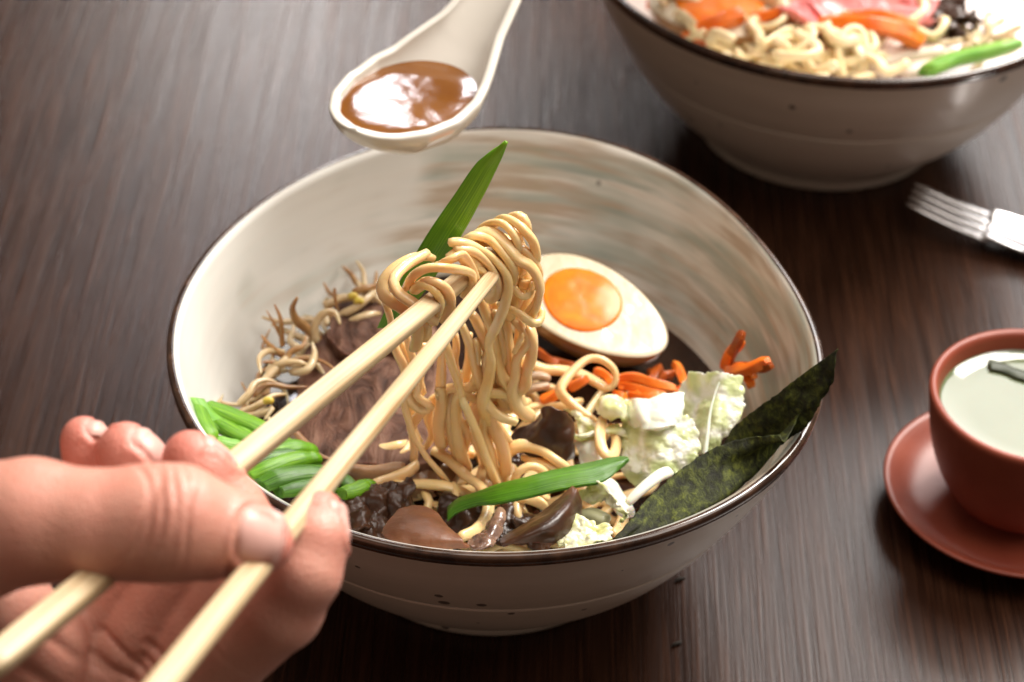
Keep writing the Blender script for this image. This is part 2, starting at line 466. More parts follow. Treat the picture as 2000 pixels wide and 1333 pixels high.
m_onion = onion_mat('green_onion_mat', (0.045, 0.16, 0.003), (0.12, 0.31, 0.006), (0.24, 0.46, 0.02))
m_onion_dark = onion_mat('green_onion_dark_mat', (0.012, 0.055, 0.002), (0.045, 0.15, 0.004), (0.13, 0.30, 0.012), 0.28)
m_onion_pale = onion_mat('green_onion_pale_mat', (0.08, 0.27, 0.02), (0.16, 0.40, 0.04), (0.34, 0.55, 0.12))
m_meat, N_, L_, b_ = Mat('beef_mat')
_a = tex(N_, L_, 95, (1, 0.5, 1), detail=6, dist=1.5); _b2 = tex(N_, L_, 34, detail=3, loc=(1, 2, 3))
_c = ramp(N_, L_, _a, [(0.34, (0.028, 0.012, 0.008)), (0.5, (0.115, 0.056, 0.036)), (0.68, (0.24, 0.135, 0.092))])
_c = mixc(N_, L_, ramp(N_, L_, _b2, [(0.4, (0,)*3), (0.65, (0.6,)*3)]), _c, (0.14, 0.062, 0.040))
L_.new(_c, b_.inputs['Base Color']); setp(b_, rough=0.6, spec=0.14, sss=0.1, ssss=0.003)
bump(N_, L_, b_, _a, 1.0, 0.0028)
m_fat = simple('braised_fat_mat', (0.20, 0.10, 0.045), (0.38, 0.22, 0.11), 90, 0.3, 0.6, 260, sss=0.25, ssss=0.004)
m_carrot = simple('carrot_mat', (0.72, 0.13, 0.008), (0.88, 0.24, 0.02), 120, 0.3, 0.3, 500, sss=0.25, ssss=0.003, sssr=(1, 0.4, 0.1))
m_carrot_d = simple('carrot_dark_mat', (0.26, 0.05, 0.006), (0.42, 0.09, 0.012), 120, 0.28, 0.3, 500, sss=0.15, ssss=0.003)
m_ear, N_, L_, b_ = Mat('wood_ear_mat')
L_.new(ramp(N_, L_, tex(N_, L_, 55, detail=4), [(0.3, (0.016, 0.007, 0.004)), (0.55, (0.055, 0.022, 0.010)), (0.78, (0.17, 0.070, 0.028))]), b_.inputs['Base Color'])
setp(b_, rough=0.3, sss=0.1, ssss=0.004, spec=0.35); bump(N_, L_, b_, tex(N_, L_, 160), 0.25, 0.001)
m_ear_l = simple('wood_ear_light_mat', (0.09, 0.030, 0.010), (0.18, 0.070, 0.028), 60, 0.42, 0.3, 700, sss=0.2, ssss=0.004)
m_sprout, N_, L_, b_ = Mat('sprout_mat')
L_.new(ramp(N_, L_, tex(N_, L_, 80), [(0.3, (0.42, 0.27, 0.12)), (0.7, (0.74, 0.62, 0.40))]), b_.inputs['Base Color'])
setp(b_, rough=0.25, sss=0.4, ssss=0.003, sssr=(1, 0.7, 0.4), coat=0.3)
m_sprout_b = simple('sprout_brown_mat', (0.26, 0.13, 0.045), (0.50, 0.31, 0.13), 90, 0.25, 0.2, sss=0.3, ssss=0.003)
m_yellow = simple('sprout_bean_mat', (0.55, 0.42, 0.05), (0.66, 0.52, 0.10), 90, 0.3, 0.2, sss=0.2, ssss=0.003)
def cabbage_mat(name, base, vein, green, gk, vs=75):
    m, N, L, b = Mat(name)
    e = tex(N, L, vs, (1, 1, 1), kind='edge'); e2 = tex(N, L, vs*2.6, kind='edge')
    v = ramp(N, L, e, [(0.02, (1,)*3), (0.16, (0,)*3)])
    g = ramp(N, L, tex(N, L, 40), [(0.35, (0,)*3), (0.65, (gk,)*3)])
    c = mixc(N, L, g, base, green); c = mixc(N, L, v, c, vein)
    L.new(c, b.inputs['Base Color']); setp(b, rough=0.3, sss=0.35, ssss=0.003, sssr=(0.8, 1, 0.5), coat=0.2)
    n1 = bump(N, L, b, e, 0.35, 0.0010); bump(N, L, b, e2, 0.2, 0.0005, n1)
    return m
m_cab = cabbage_mat('cabbage_leaf_mat', (0.66, 0.70, 0.42), (0.84, 0.86, 0.70), (0.46, 0.58, 0.20), 0.8)
m_cab_y = cabbage_mat('cabbage_yellow_mat', (0.72, 0.72, 0.34), (0.84, 0.84, 0.58), (0.55, 0.62, 0.20), 0.8, 95)
m_cab_w = simple('cabbage_rib_mat', (0.70, 0.72, 0.58), (0.84, 0.85, 0.77), 60, 0.25, 0.3, 200, (1, 1, 1), sss=0.4, ssss=0.004, coat=0.3)
m_nori, N_, L_, b_ = Mat('nori_mat')
_a = tex(N_, L_, 420, (1, 0.6, 0.8), detail=6, rough=0.75, dist=0.4); _b2 = tex(N_, L_, 70, detail=5, dist=0.2)
_c = ramp(N_, L_, _a, [(0.38, (0.008, 0.009, 0.003)), (0.52, (0.040, 0.048, 0.009)), (0.66, (0.13, 0.15, 0.022))])
_c = mixc(N_, L_, ramp(N_, L_, _b2, [(0.45, (0,)*3), (0.62, (0.75,)*3)]), _c, (0.008, 0.007, 0.004))
L_.new(_c, b_.inputs['Base Color']); setp(b_, rough=0.60, spec=0.22); bump(N_, L_, b_, _a, 0.8, 0.0010)
m_bamboo, N_, L_, b_ = Mat('chopstick_mat')
# grain runs along each stick: the stick meshes are built along their local x axis
_a = tex(N_, L_, 1, (14, 900, 900), detail=4); _b2 = tex(N_, L_, 1, (22, 60, 60), detail=3)
_c = ramp(N_, L_, _a, [(0.3, (0.36, 0.21, 0.09)), (0.48, (0.60, 0.45, 0.26)), (0.75, (0.69, 0.57, 0.38))])
_c = mixc(N_, L_, ramp(N_, L_, _b2, [(0.55, (0,)*3), (0.75, (0.5,)*3)]), _c, (0.58, 0.38, 0.16))
L_.new(_c, b_.inputs['Base Color']); setp(b_, rough=0.42, sss=0.06, ssss=0.002); bump(N_, L_, b_, _a, 0.35, 0.0004)

# ------------------------------------------------------------------ tracing frames
def z3(x, y): return 700 + x / 3.173, 380 + y / 3.173
def z4(x, y): return 650 + x / 3.077, 750 + y / 3.077
def z6(x, y): return 1000 + x / 3.332, 560 + y / 3.332
def z5(x, y): return 1000 + x / 2.424, 600 + y / 2.424
def z2(x, y): return 380 + x / 2.564, 540 + y / 2.564
YP = -3.2
def hang(pts, fr=None, zf=5.0, o=0.0):
    """points of a strand hanging in the upright plane over the bowl until it meets the food at height zf"""
    out = []
    for p in pts:
        px, py = fr(p[0], p[1]) if fr else p[:2]
        off = p[2] if len(p) > 2 else o
        q = un(px, py, y=YP - off)
        if q[2] < zf + 0.25 * max(0, off): q = un(px, py, z=zf + 0.25 * max(0, off))
        out.append(q)
    return out
def flat(pts, fr=None, z=5.0):
    out = []
    for p in pts:
        px, py = fr(p[0], p[1]) if fr else p[:2]
        out.append(un(px, py, z=p[2] if len(p) > 2 else z))
    return out

nood_rng = np.random.default_rng(11)
def noodle(P, w=0.185, label=None, group=None, name='noodle_strand', wob=0.03, mat=None, dens=7):
    P = np.asarray(P)
    L = np.sum(np.linalg.norm(np.diff(P, axis=0), axis=1)); n = max(12, int(L * dens))
    C = cr(P, n)
    C[1:-1] += cr(nood_rng.normal(0, wob, (max(3, int(L / 1.2)), 3)), n)[1:-1]
    k = max(3, int(L / 1.0))
    w *= 0.87
    wa = w * (1 + cr(np.c_[nood_rng.normal(0, 0.15, k), np.zeros((k, 2))], n)[:, 0] + 0.0)
    wb = w * 0.70 * (1 + cr(np.c_[nood_rng.normal(0, 0.13, k), np.zeros((k, 2))], n)[:, 0])
    V, F = tube_geo(C, wa, wb, seg=14, power=2.5, twist=nood_rng.normal(0, 1.0), round_end=0.35)
    o = mesh(name, V, F, mat or m_noodle)
    return tag(o, label, 'noodle', group)

G_HANG, G_WRAP, G_BOWL = 'noodle strands hanging from the chopsticks', 'noodle strands wound over the chopstick tips', 'noodle strands lying in the front bowl'

# ---- wound over the chopsticks (o > 0 is nearer the viewer)
WR = [
 ([(470, 400, -.5), (340, 400, -.2), (215, 470, .2), (152, 560, .5), (175, 640, .8), (270, 690, 1.0), (345, 760, 1.1), (368, 860, .9), (345, 960, .5)], .19, 'glossy brownish strand making the outermost left loop of the lifted noodles'),
 ([(430, 360, -.5), (300, 440, .3), (228, 530, .9), (260, 610, 1.15), (350, 670, 1.25), (430, 735, 1.3), (488, 785, 1.2)], .20, 'strand with a cut end lying diagonally just left of the wound noodle coils'),
 ([(285, 590, .7), (340, 500, 1.0), (430, 452, 1.1), (560, 455, 1.15), (690, 490, 1.1), (700, 560, 1.0), (645, 640, .7)], .17, 'thin arching strand crossing in front of the lifted onion leaf'),
 ([(345, 600, .9), (400, 568, 1.15), (470, 600, 1.3), (510, 670, 1.25), (490, 745, 1.05), (455, 790, .6)], .20, 'left one of the two short coils round the farther chopstick'),
 ([(385, 560, .9), (440, 540, 1.15), (520, 575, 1.2), (556, 650, 1.15), (545, 730, .8), (520, 790, .4)], .20, 'right one of the two short coils round the farther chopstick'),
 ([(500, 430, .1), (560, 410, .8), (630, 385, 1.0), (665, 410, 1.0), (700, 480, .9), (715, 540, .7)], .16, 'short strand with a blunt end sticking up left of the noodle mound'),
 ([(560, 300, -.3), (640, 298, .2), (740, 330, .6), (830, 395, .8), (905, 480, .9), (935, 580, 1.0), (915, 690, 1.1), (860, 810, 1.1), (800, 920, 1.0), (810, 1040, .9), (795, 1180, .7), (770, 1300, .5), (800, 1420, .4)], .20, 'long strand running down the front of the lifted mound'),
 ([(600, 340, .1), (700, 355, .6), (790, 425, .85), (845, 520, .9), (850, 600, .8), (800, 640, .5)], .24, 'broad brownish strand hugging the top of the nearer chopstick tip'),
 ([(560, 400, .0), (640, 360, .3), (720, 430, .7), (780, 500, .75), (800, 570, .7), (770, 620, .3)], .22, 'strand tucked under the broad brownish one near the chopstick tip'),
 ([(650, 290, -.4), (720, 255, .1), (820, 290, .5), (900, 370, .7), (955, 450, .8), (965, 530, .6), (930, 600, .2)], .20, 'second arch from the front over the top of the lifted mound'),
 ([(690, 270, -.5), (770, 225, -.1), (850, 250, .3), (930, 330, .6), (985, 400, .7), (1060, 440, .7), (1110, 510, .7), (1128, 600, .7), (1105, 700, .6), (1060, 770, .4)], .20, 'long arch over the mound falling to its right edge'),
 ([(740, 240, -.6), (810, 190, -.2), (890, 185, .1), (950, 240, .4), (980, 310, .5), (975, 390, .3)], .20, 'small arch near the top of the lifted mound'),
 ([(820, 200, -.7), (900, 150, -.2), (985, 180, .2), (1050, 240, .4), (1095, 300, .4), (1112, 380, .4), (1100, 460, .2)], .20, 'highest arch reaching the right edge of the mound'),
 ([(890, 180, -.6), (940, 135, -.3), (1000, 132, .0), (1035, 175, .1), (1050, 235, -.1)], .19, 'strand forming the knob at the very top of the lifted noodles'),
 ([(930, 300, .2), (1000, 330, .4), (1070, 400, .4), (1105, 490, .3), (1075, 560, .3), (1000, 560, .2)], .18, 'strand curving under the top arches on the right'),
 ([(900, 480, .4), (960, 580, .6), (1020, 630, .7), (1065, 600, .6), (1080, 550, .4)], .17, 'shiny curl inside the right side of the mound'),
 ([(1090, 470, .2), (1130, 570, .4), (1120, 650, .4), (1070, 720, .3), (1040, 760, .2)], .19, 'strand running down the outer right edge of the mound'),
 ([(880, 680, .3), (940, 705, .6), (1010, 750, .8), (1080, 800, .8), (1112, 770, .6), (1118, 690, .3)], .18, 'strand swinging in a low hook at the right edge of the lifted noodles'),
 ([(930, 200, -.4), (980, 260, .1), (1010, 330, .1), (1020, 420, .1), (1000, 500, .1)], .20, 'short arch directly below the topmost knob'),
 ([(620, 330, -.6), (720, 300, -.5), (860, 300, -.2), (930, 400, 0), (960, 520, .1), (940, 640, .0)], .24, 'broad strand filling the back of the mound'),
 ([(700, 400, -.4), (820, 440, -.1), (900, 520, .3), (940, 640, .4), (920, 760, .2)], .22, 'strand leaving the mound toward the hanging bundle'),
 ([(860, 260, -.6), (960, 330, -.4), (1040, 460, -.2), (1060, 600, -.1), (1030, 700, -.2)], .24, 'broad back strand on the right of the mound'),
 ([(760, 360, -.5), (880, 380, -.3), (980, 480, -.1), (1010, 600, .0), (980, 700, .0)], .24, 'back strand in the middle of the mound'),
 ([(640, 470, .3), (700, 440, .6), (760, 480, .8), (800, 540, .8), (790, 600, .5)], .20, 'short strand above the nearer chopstick tip'),
 ([(610, 520, .2), (660, 560, .7), (700, 520, .9), (720, 480, .8)], .17, 'little upright strand between the two chopstick tips'),
 ([(350, 720, .6), (395, 770, .8), (420, 830, .7), (400, 900, .3)], .18, 'small strand end poking down between the chopsticks at left'),
 ([(160, 640, .2), (180, 700, .3), (200, 780, .2), (190, 860, .0)], .13, 'thin strand hanging down left of the farther chopstick'),
]
def stick_o(px): return float(np.interp(px, SX, SO))
_a0, _a1 = un(960, 498, y=-2.9), un(0, 1284, d=47.0)
_t = np.linspace(0, 1, 60)[:, None]; _p = _a0 + (_a1 - _a0)*_t; _d = _p - CPOS
SX = 1000 + FPX * (_d @ CR) / (_d @ CF); SO = YP - _p[:, 1]; _k = np.argsort(SX); SX, SO = SX[_k], SO[_k]
for P, w, lab in WR:
    P = [(p[0], p[1], p[2] + 0.75 * max(0, min(2.6, stick_o(z3(p[0], p[1])[0])))) for p in P]
    noodle(hang(P, z3), w, lab or 'pale strand wound among the others over the chopstick tips', G_WRAP)

# ---- hanging strands: upper part traced in one frame, lower part in the other
HG = [
 ([(200, 880, -.1), (240, 980, 0), (285, 1080, .2), (300, 1200, .4)], [(430, 100, .5), (455, 210, .6), (500, 330, .7), (570, 440, .8), (640, 520, .9), (680, 600, .9), (695, 720, .6)], .18, 'leftmost hanging strand, crossing behind the nearer chopstick and slanting right'),
 ([(300, 860, .0), (330, 960, .1), (370, 1060, .2), (385, 1170, .3)], [(510, 60, .4), (560, 110, .4), (590, 120, .4), (575, 150, .4), (520, 145, .4), (460, 90, .4), (435, 20, .3)], .17, 'strand ending in a small upturned hook beside the nearer chopstick'),
 ([(410, 930, -.1), (400, 1050, 0), (380, 1150, .1), (400, 1240, .2)], [(500, 60, .2), (540, 150, .3), (480, 250, .3), (520, 350, .3)], .17, 'short hanging strand swinging left then back beside the hooked one'),
 ([(520, 880, .0), (515, 1000, .1), (510, 1120, .2), (500, 1250, .2)], [(640, 20, .3), (650, 130, .3), (638, 250, .3), (655, 380, .3)], .19, 'straight broad strand just right of the nearer chopstick'),
 ([(530, 900, .3), (580, 1050, .5), (630, 1180, .6), (665, 1310, .7)], [(785, 100, .8), (860, 290, .9), (905, 420, 1.0), (955, 540, 1.0), (990, 625, .8)], .18, 'long straight strand slanting to the front onion leaf'),
 ([(590, 850, -.2), (600, 950, -.1), (590, 1050, 0), (620, 1180, .1)], [(700, 100, .2), (700, 220, .3), (725, 340, .3), (755, 440, .3), (790, 520, .3)], .20, 'hanging strand left of the long slanting one with a gentle S bend'),
 ([(640, 800, .1), (700, 950, .2), (740, 1100, .3), (760, 1260, .3)], [(745, 60, .4), (730, 180, .4), (740, 300, .4), (765, 420, .4), (800, 510, .3)], .20, 'hanging strand in the middle that bows left halfway down'),
 ([(750, 640, .1), (790, 740, .3), (830, 850, .4), (850, 1000, .5), (880, 1120, .5), (930, 1230, .5)], [(900, 60, .6), (940, 150, .7), (1010, 205, .8), (1105, 235, .8)], .20, 'strand whose cut end kicks out to the right halfway down'),
 ([(700, 740, -.2), (760, 860, -.1), (800, 1000, 0), (830, 1120, .1), (850, 1250, .1)], [(880, 60, .2), (915, 160, .3), (905, 280, .4), (940, 400, .5), (970, 510, .5), (1005, 610, .4)], .22, 'wide strand joining a fork of two at the bottom of the bundle'),
 ([(840, 720, .2), (880, 880, .3), (900, 1000, .3), (890, 1150, .3), (940, 1290, .3)], [(950, 200, .4), (1000, 340, .5), (1035, 470, .6), (1040, 600, .4)], .21, 'strand ending at the farther tip of the front onion leaf'),
 ([(900, 740, .1), (920, 860, .2), (930, 960, .2), (935, 1080, .2), (980, 1220, .3), (1010, 1330, .3)], [(1010, 60, .3), (1050, 170, .3)], .19, 'strand with a kink below the lowest hook at the right'),
 ([(960, 780, .3), (1020, 850, .4), (1050, 900, .5)], [(1100, -160, .5), (1095, -60, .5), (1075, 40, .5), (1120, 140, .4), (1200, 200, .3)], .21, 'strand crossing from top middle to the lower left of the bundle'),
 ([(1050, 820, .3), (1075, 900, .5), (1075, 1000, .5), (1050, 1100, .5), (1020, 1200, .4)], [(1000, 60, .4)], .24, 'broad flat strand at the right edge hanging like a blade'),
 ([(1010, 860, .6), (990, 930, .7), (970, 990, .7)], [], .10, 'thin pointed shred of noodle at the right side'),
 ([(800, 600, -.4), (820, 720, -.5), (800, 860, -.5), (830, 1000, -.4), (840, 1150, -.3)], [(860, 100, -.2), (820, 240, 0), (700, 330, 0), (600, 440, 0)], .20, 'thin strand deep behind the middle of the bundle leaning left'),
 ([(690, 860, -.5), (690, 1000, -.5), (660, 1130, -.4), (640, 1250, -.4)], [(600, 80, -.3), (560, 180, -.2), (590, 300, -.1), (540, 400, 0)], .18, 'strand at the back that bends right toward the arching bowl strand'),
 ([(940, 650, -.4), (910, 800, -.4), (930, 950, -.4), (920, 1080, -.3), (900, 1200, -.3)], [(960, 100, -.2), (980, 230, -.1), (1060, 350, 0)], .21, 'back strand at the right whose end touches the mushroom slice'),
 ([(980, 660, -.4), (1000, 800, -.3), (990, 960, -.3), (1000, 1100, -.2)], [(1000, 0, -.1), (1050, 110, 0), (1130, 170, 0), (1170, 210, 0)], .19, 'strand swerving left around the middle of the bundle'),
 ([(830, 660, .0), (860, 760, .1), (830, 900, .1), (790, 1020, .2), (780, 1160, .2)], [(800, 40, .2), (770, 110, .2), (760, 190, .2), (820, 300, .2), (800, 400, .2)], .18, 'strand falling to the onion pile side and curling under'),
 ([(250, 900, -.3), (310, 1020, -.3), (330, 1150, -.2), (320, 1260, -.1)], [(470, 170, 0), (480, 300, .2), (490, 420, .4), (480, 520, .5), (500, 620, .5), (540, 680, .3)], .17, 'thin strand at the back ending above the beef slice'),
 ([(720, 900, .1), (740, 1010, .2), (700, 1180, .1)], [(690, 30, .1), (700, 150, .1), (690, 260, .1), (720, 380, .1), (760, 470, .1)], .16, 'broad strand at the back of the bundle near its right third'),
 ([(880, 700, -.3), (860, 900, -.2), (880, 1100, -.2), (900, 1250, -.1)], [(880, 150, .0), (890, 250, .2), (880, 330, .3), (930, 440, .3), (960, 560, .3)], .22, None),
]
for A, B, w, lab in HG:
    pts = [z3(p[0], p[1]) + (p[2],) for p in A] + [z4(p[0], p[1]) + (p[2],) for p in B]
    noodle(hang(pts, zf=5.1), w, lab or 'pale cooked strand hanging down in the middle of the lifted bundle', G_HANG)

# ---- strands lying in the bowl
LY = [
 ([(600, 400, 6.0), (700, 470, 5.9), (800, 565, 5.8), (885, 625, 5.9), (935, 715, 5.9), (925, 810, 5.9), (865, 885, 6.1), (765, 925, 6.3)], .20, 'strand looping forward over the onion leaf to the near rim'),
 ([(90, 380, 5.7), (180, 400, 5.8), (300, 385, 5.9), (400, 360, 6.0), (455, 350, 5.8)], .17, 'two-strand bend lying on beef left of the hanging bundle, upper one'),
 ([(110, 450, 5.7), (220, 462, 5.8), (340, 450, 5.8), (440, 400, 5.9), (470, 350, 5.8)], .19, 'thick strand lying across the lower edge of the big beef slice'),
 ([(200, 715, 5.6), (190, 660, 5.8), (250, 605, 5.9), (350, 570, 5.8), (440, 530, 5.8), (500, 480, 5.8)], .20, 'strand curling down to the dark mushrooms left of the bundle'),
 ([(330, 590, 5.6), (430, 600, 5.7), (540, 595, 5.7), (650, 605, 5.7), (760, 640, 5.5), (850, 690, 5.3)], .19, 'strand running level under the left end of the front onion leaf'),
 ([(560, 660, 5.4), (580, 720, 5.4), (560, 790, 5.2)], .17, 'short strand end pointing down by the fan shaped mushroom'),
 ([(680, 400, 5.6), (760, 410, 5.7), (850, 425, 5.7)], .19, 'short level strand behind the lower end of the bundle'),
 ([(1035, 450, 5.7), (1060, 395, 6.1), (1150, 362, 6.3), (1250, 390, 6.3), (1330, 450, 6.2), (1400, 505, 5.9)], .22, 'strand arching in front of the upright wood ear mushroom'),
 ([(1150, 440, 5.8), (1230, 465, 5.9), (1310, 500, 5.9), (1400, 530, 5.7)], .20, 'strand just inside the arching one near the upright wood ear'),
 ([(1090, 610, 5.6), (1120, 535, 6.0), (1200, 500, 6.1), (1270, 540, 5.9), (1250, 600, 5.5)], .20, 'small hump of noodle behind the middle of the front onion leaf'),
 ([(1030, 700, 5.5), (1060, 770, 5.4), (1090, 840, 5.2)], .16, 'thin strand end pointing down left of the shiny cone mushroom'),
 ([(1125, 700, 5.6), (1115, 780, 5.5), (1135, 860, 5.3)], .20, 'strand end pointing down right of the shiny cone mushroom'),
 ([(1080, 690, 5.6), (1170, 690, 5.8), (1250, 720, 5.8), (1275, 745, 5.7)], .19, 'cut strand end lying just under the front onion leaf'),
 ([(1000, 640, 5.6), (1100, 630, 5.7), (1200, 640, 5.7), (1300, 690, 5.4)], .18, 'strand passing behind the front onion leaf'),
 ([(1620, 210, 6.3), (1610, 310, 6.5), (1630, 410, 6.5), (1680, 440, 6.3), (1700, 360, 6.1), (1670, 260, 6.1)], .18, 'narrow noodle loop standing beside the white cabbage rib'),
 ([(880, 330, 5.6), (900, 480, 5.7), (880, 600, 5.6), (930, 680, 5.4)], .19, 'strand winding behind the bundle toward its left side'),
 ([(780, 300, 5.5), (700, 360, 5.6), (580, 300, 5.6), (440, 290, 5.6), (450, 360, 5.7)], .18, 'strand looping back left from the middle of the bundle over the beef'),
 ([(600, 720, 5.3), (670, 740, 5.4), (730, 690, 5.5), (720, 600, 5.6)], .18, 'strand curling beside the fan shaped mushroom top'),
 ([(1180, 100, 5.6), (1100, 180, 5.7), (1020, 260, 5.7), (1060, 330, 5.7)], .19, 'strand from the right passing behind the upright wood ear'),
 ([(1000, 400, 5.5), (1040, 480, 5.5), (1090, 520, 5.4), (1060, 600, 5.4)], .19, 'strand bending down left of the upright wood ear'),
]
for P, w, lab in LY:
    noodle(flat(P, z4), w, lab or 'pale strand half sunk among mushrooms in the front bowl', G_BOWL)
LY6 = [
 ([(-20, 480, 5.6), (100, 490, 5.6), (220, 530, 5.7), (330, 535, 5.8), (440, 560, 5.8), (540, 610, 5.8), (620, 660, 5.9), (670, 620, 6.1), (660, 540, 6.4), (580, 480, 6.6), (490, 480, 6.6), (400, 550, 6.5), (330, 640, 6.4), (320, 690, 6.3), (370, 740, 6.1), (440, 800, 6.0), (510, 850, 5.9), (570, 900, 5.7)], .20, 'strand tied in a large open loop in front of the egg'),
 ([(60, 780, 5.5), (200, 760, 5.5), (330, 770, 5.6), (450, 750, 5.5)], .19, None),
 ([(-30, 560, 5.4), (80, 600, 5.4), (200, 640, 5.4), (280, 660, 5.4)], .18, None),
 ([(380, 960, 5.5), (460, 900, 5.7), (560, 920, 5.7), (620, 980, 5.4)], .19, None),
]
for P, w, lab in LY6:
    noodle(flat(P, z6), w, lab or 'pale strand half sunk behind the lifted bundle near the carrots', G_BOWL)
# more of the noodle bed between the toppings
for i in range(34):
    a = nood_rng.uniform(0, 2*math.pi); r0 = nood_rng.uniform(0, 4.2)
    c = np.array([0.6 + r0*math.cos(a), -1.8 + r0*0.8*math.sin(a), nood_rng.uniform(4.2, 4.9)])
    th = nood_rng.uniform(0, 2*math.pi); P = [c]
    for k in range(6):
        th += nood_rng.normal(0, 0.8); c = c + np.array([math.cos(th)*0.9, math.sin(th)*0.9, nood_rng.normal(0, 0.15)])
        if math.hypot(c[0], c[1]) > 6.6: th += math.pi/2; c[:2] *= 0.93
        c[2] = min(max(c[2], 4.1), 5.15); P.append(c)
    noodle(P, .18, 'pale strand deep in the broth under the toppings of the front bowl', 'noodle strands sunk in the broth')

# ------------------------------------------------------------------ spring onion
def onion_leaf(P, w, mat, label, flatk=0.35, name='spring_onion_piece', up=None, twist=0.0, n=40, taper0=0.5, taper1=0.15, group=None, w1=None, hollow=False):
    C = cr(P, n); t = np.linspace(0, 1, n)
    ww = w * np.interp(t, [0, 0.06, 0.2, 0.8, 0.93, 1], [taper0, 0.85, 1, 1 if w1 is None else w1/w, 0.75 if w1 is None else w1/w*0.75, taper1])
    sg = 20; V, F = tube_geo(C, ww, ww * flatk, seg=sg, power=2.0, up=up, twist=twist, round_end=0)
    # slanted hollow cuts at both ends
    T0, T1 = C[0]-C[1], C[-1]-C[-2]; T0 /= np.linalg.norm(T0); T1 /= np.linalg.norm(T1)
    for k_, T_, sl in ((0, T0, slice(0, sg)), (1, T1, slice((n-1)*sg, n*sg))):
        D = V[sl] - V[sl].mean(0); x_ = D @ CR
        V[sl] += np.outer(x_ * (1.0 if k_ else -0.7), T_)
        V[n*sg + k_] = V[sl].mean(0) - T_ * w * 0.5
    q = np.arange(n*sg); fb = np.stack([np.abs(((q % sg)/sg)*2-1), (q//sg)/n, 0*q + len(bpy.data.objects)*0.37], 1); fb = np.vstack([fb, fb[:1], fb[-1:]])
    o = mesh(name, V, F, mat, fib=fb); return tag(o, label, 'spring onion', group)
P = hang([(757, 628, -.9), (790, 560, -.7), (838, 490, -.45), (886, 420, -.3), (935, 350, -.3), (975, 300, -.3), (987, 278, -.3)])
LE = hang([(738, 640, .0), (775, 560, .0), (832, 462, .0), (887, 382, -.2), (926, 325, -.3), (948, 305, -.3), (985, 282, -.3)])
RI = hang([(775, 640, .0), (840, 552, .0), (896, 467, .0), (940, 388, -.2), (966, 335, -.3), (980, 305, -.3), (989, 276, -.3)])
MI = [(a + b)/2 - CF*0.12 for a, b in zip(LE, RI)]
tag(loft('spring_onion_leaf', [LE, MI, RI], 70, 14, m_onion, 0.10, 0.012, 2.0, 3.0, offset=0), 'bright green onion leaf standing up out of the lifted noodles', 'spring onion')
P = flat([(690, 805, 5.7), (730, 740, 5.9), (830, 690, 6.1), (960, 665, 6.4), (1150, 620, 6.7), (1400, 565, 6.9), (1600, 505, 7.0), (1720, 470, 7.05), (1768, 448, 7.1)], z4)
T_ = flat([(695, 745, 5.9), (760, 692, 6.1), (860, 658, 6.4), (1000, 610, 6.7), (1150, 570, 6.9), (1350, 520, 7.1), (1500, 488, 7.2), (1650, 455, 7.2), (1740, 444, 7.2), (1774, 450, 7.2)], z4)
U_ = flat([(690, 825, 5.9), (750, 775, 6.1), (860, 735, 6.4), (965, 725, 6.7), (1100, 700, 6.9), (1300, 655, 7.1), (1480, 618, 7.2), (1600, 598, 7.2), (1690, 545, 7.2), (1774, 460, 7.2)], z4)
tag(loft('spring_onion_leaf', [T_, [(a*.65 + b*.35) - CF*0.16 for a, b in zip(T_, U_)], U_], 80, 14, m_onion_dark, 0.09, 0.015, 1.6, 5.0, offset=0), 'long dark green onion leaf lying across the front of the noodles', 'spring onion')
G_ON = 'spring onion pieces piled at the left rim'
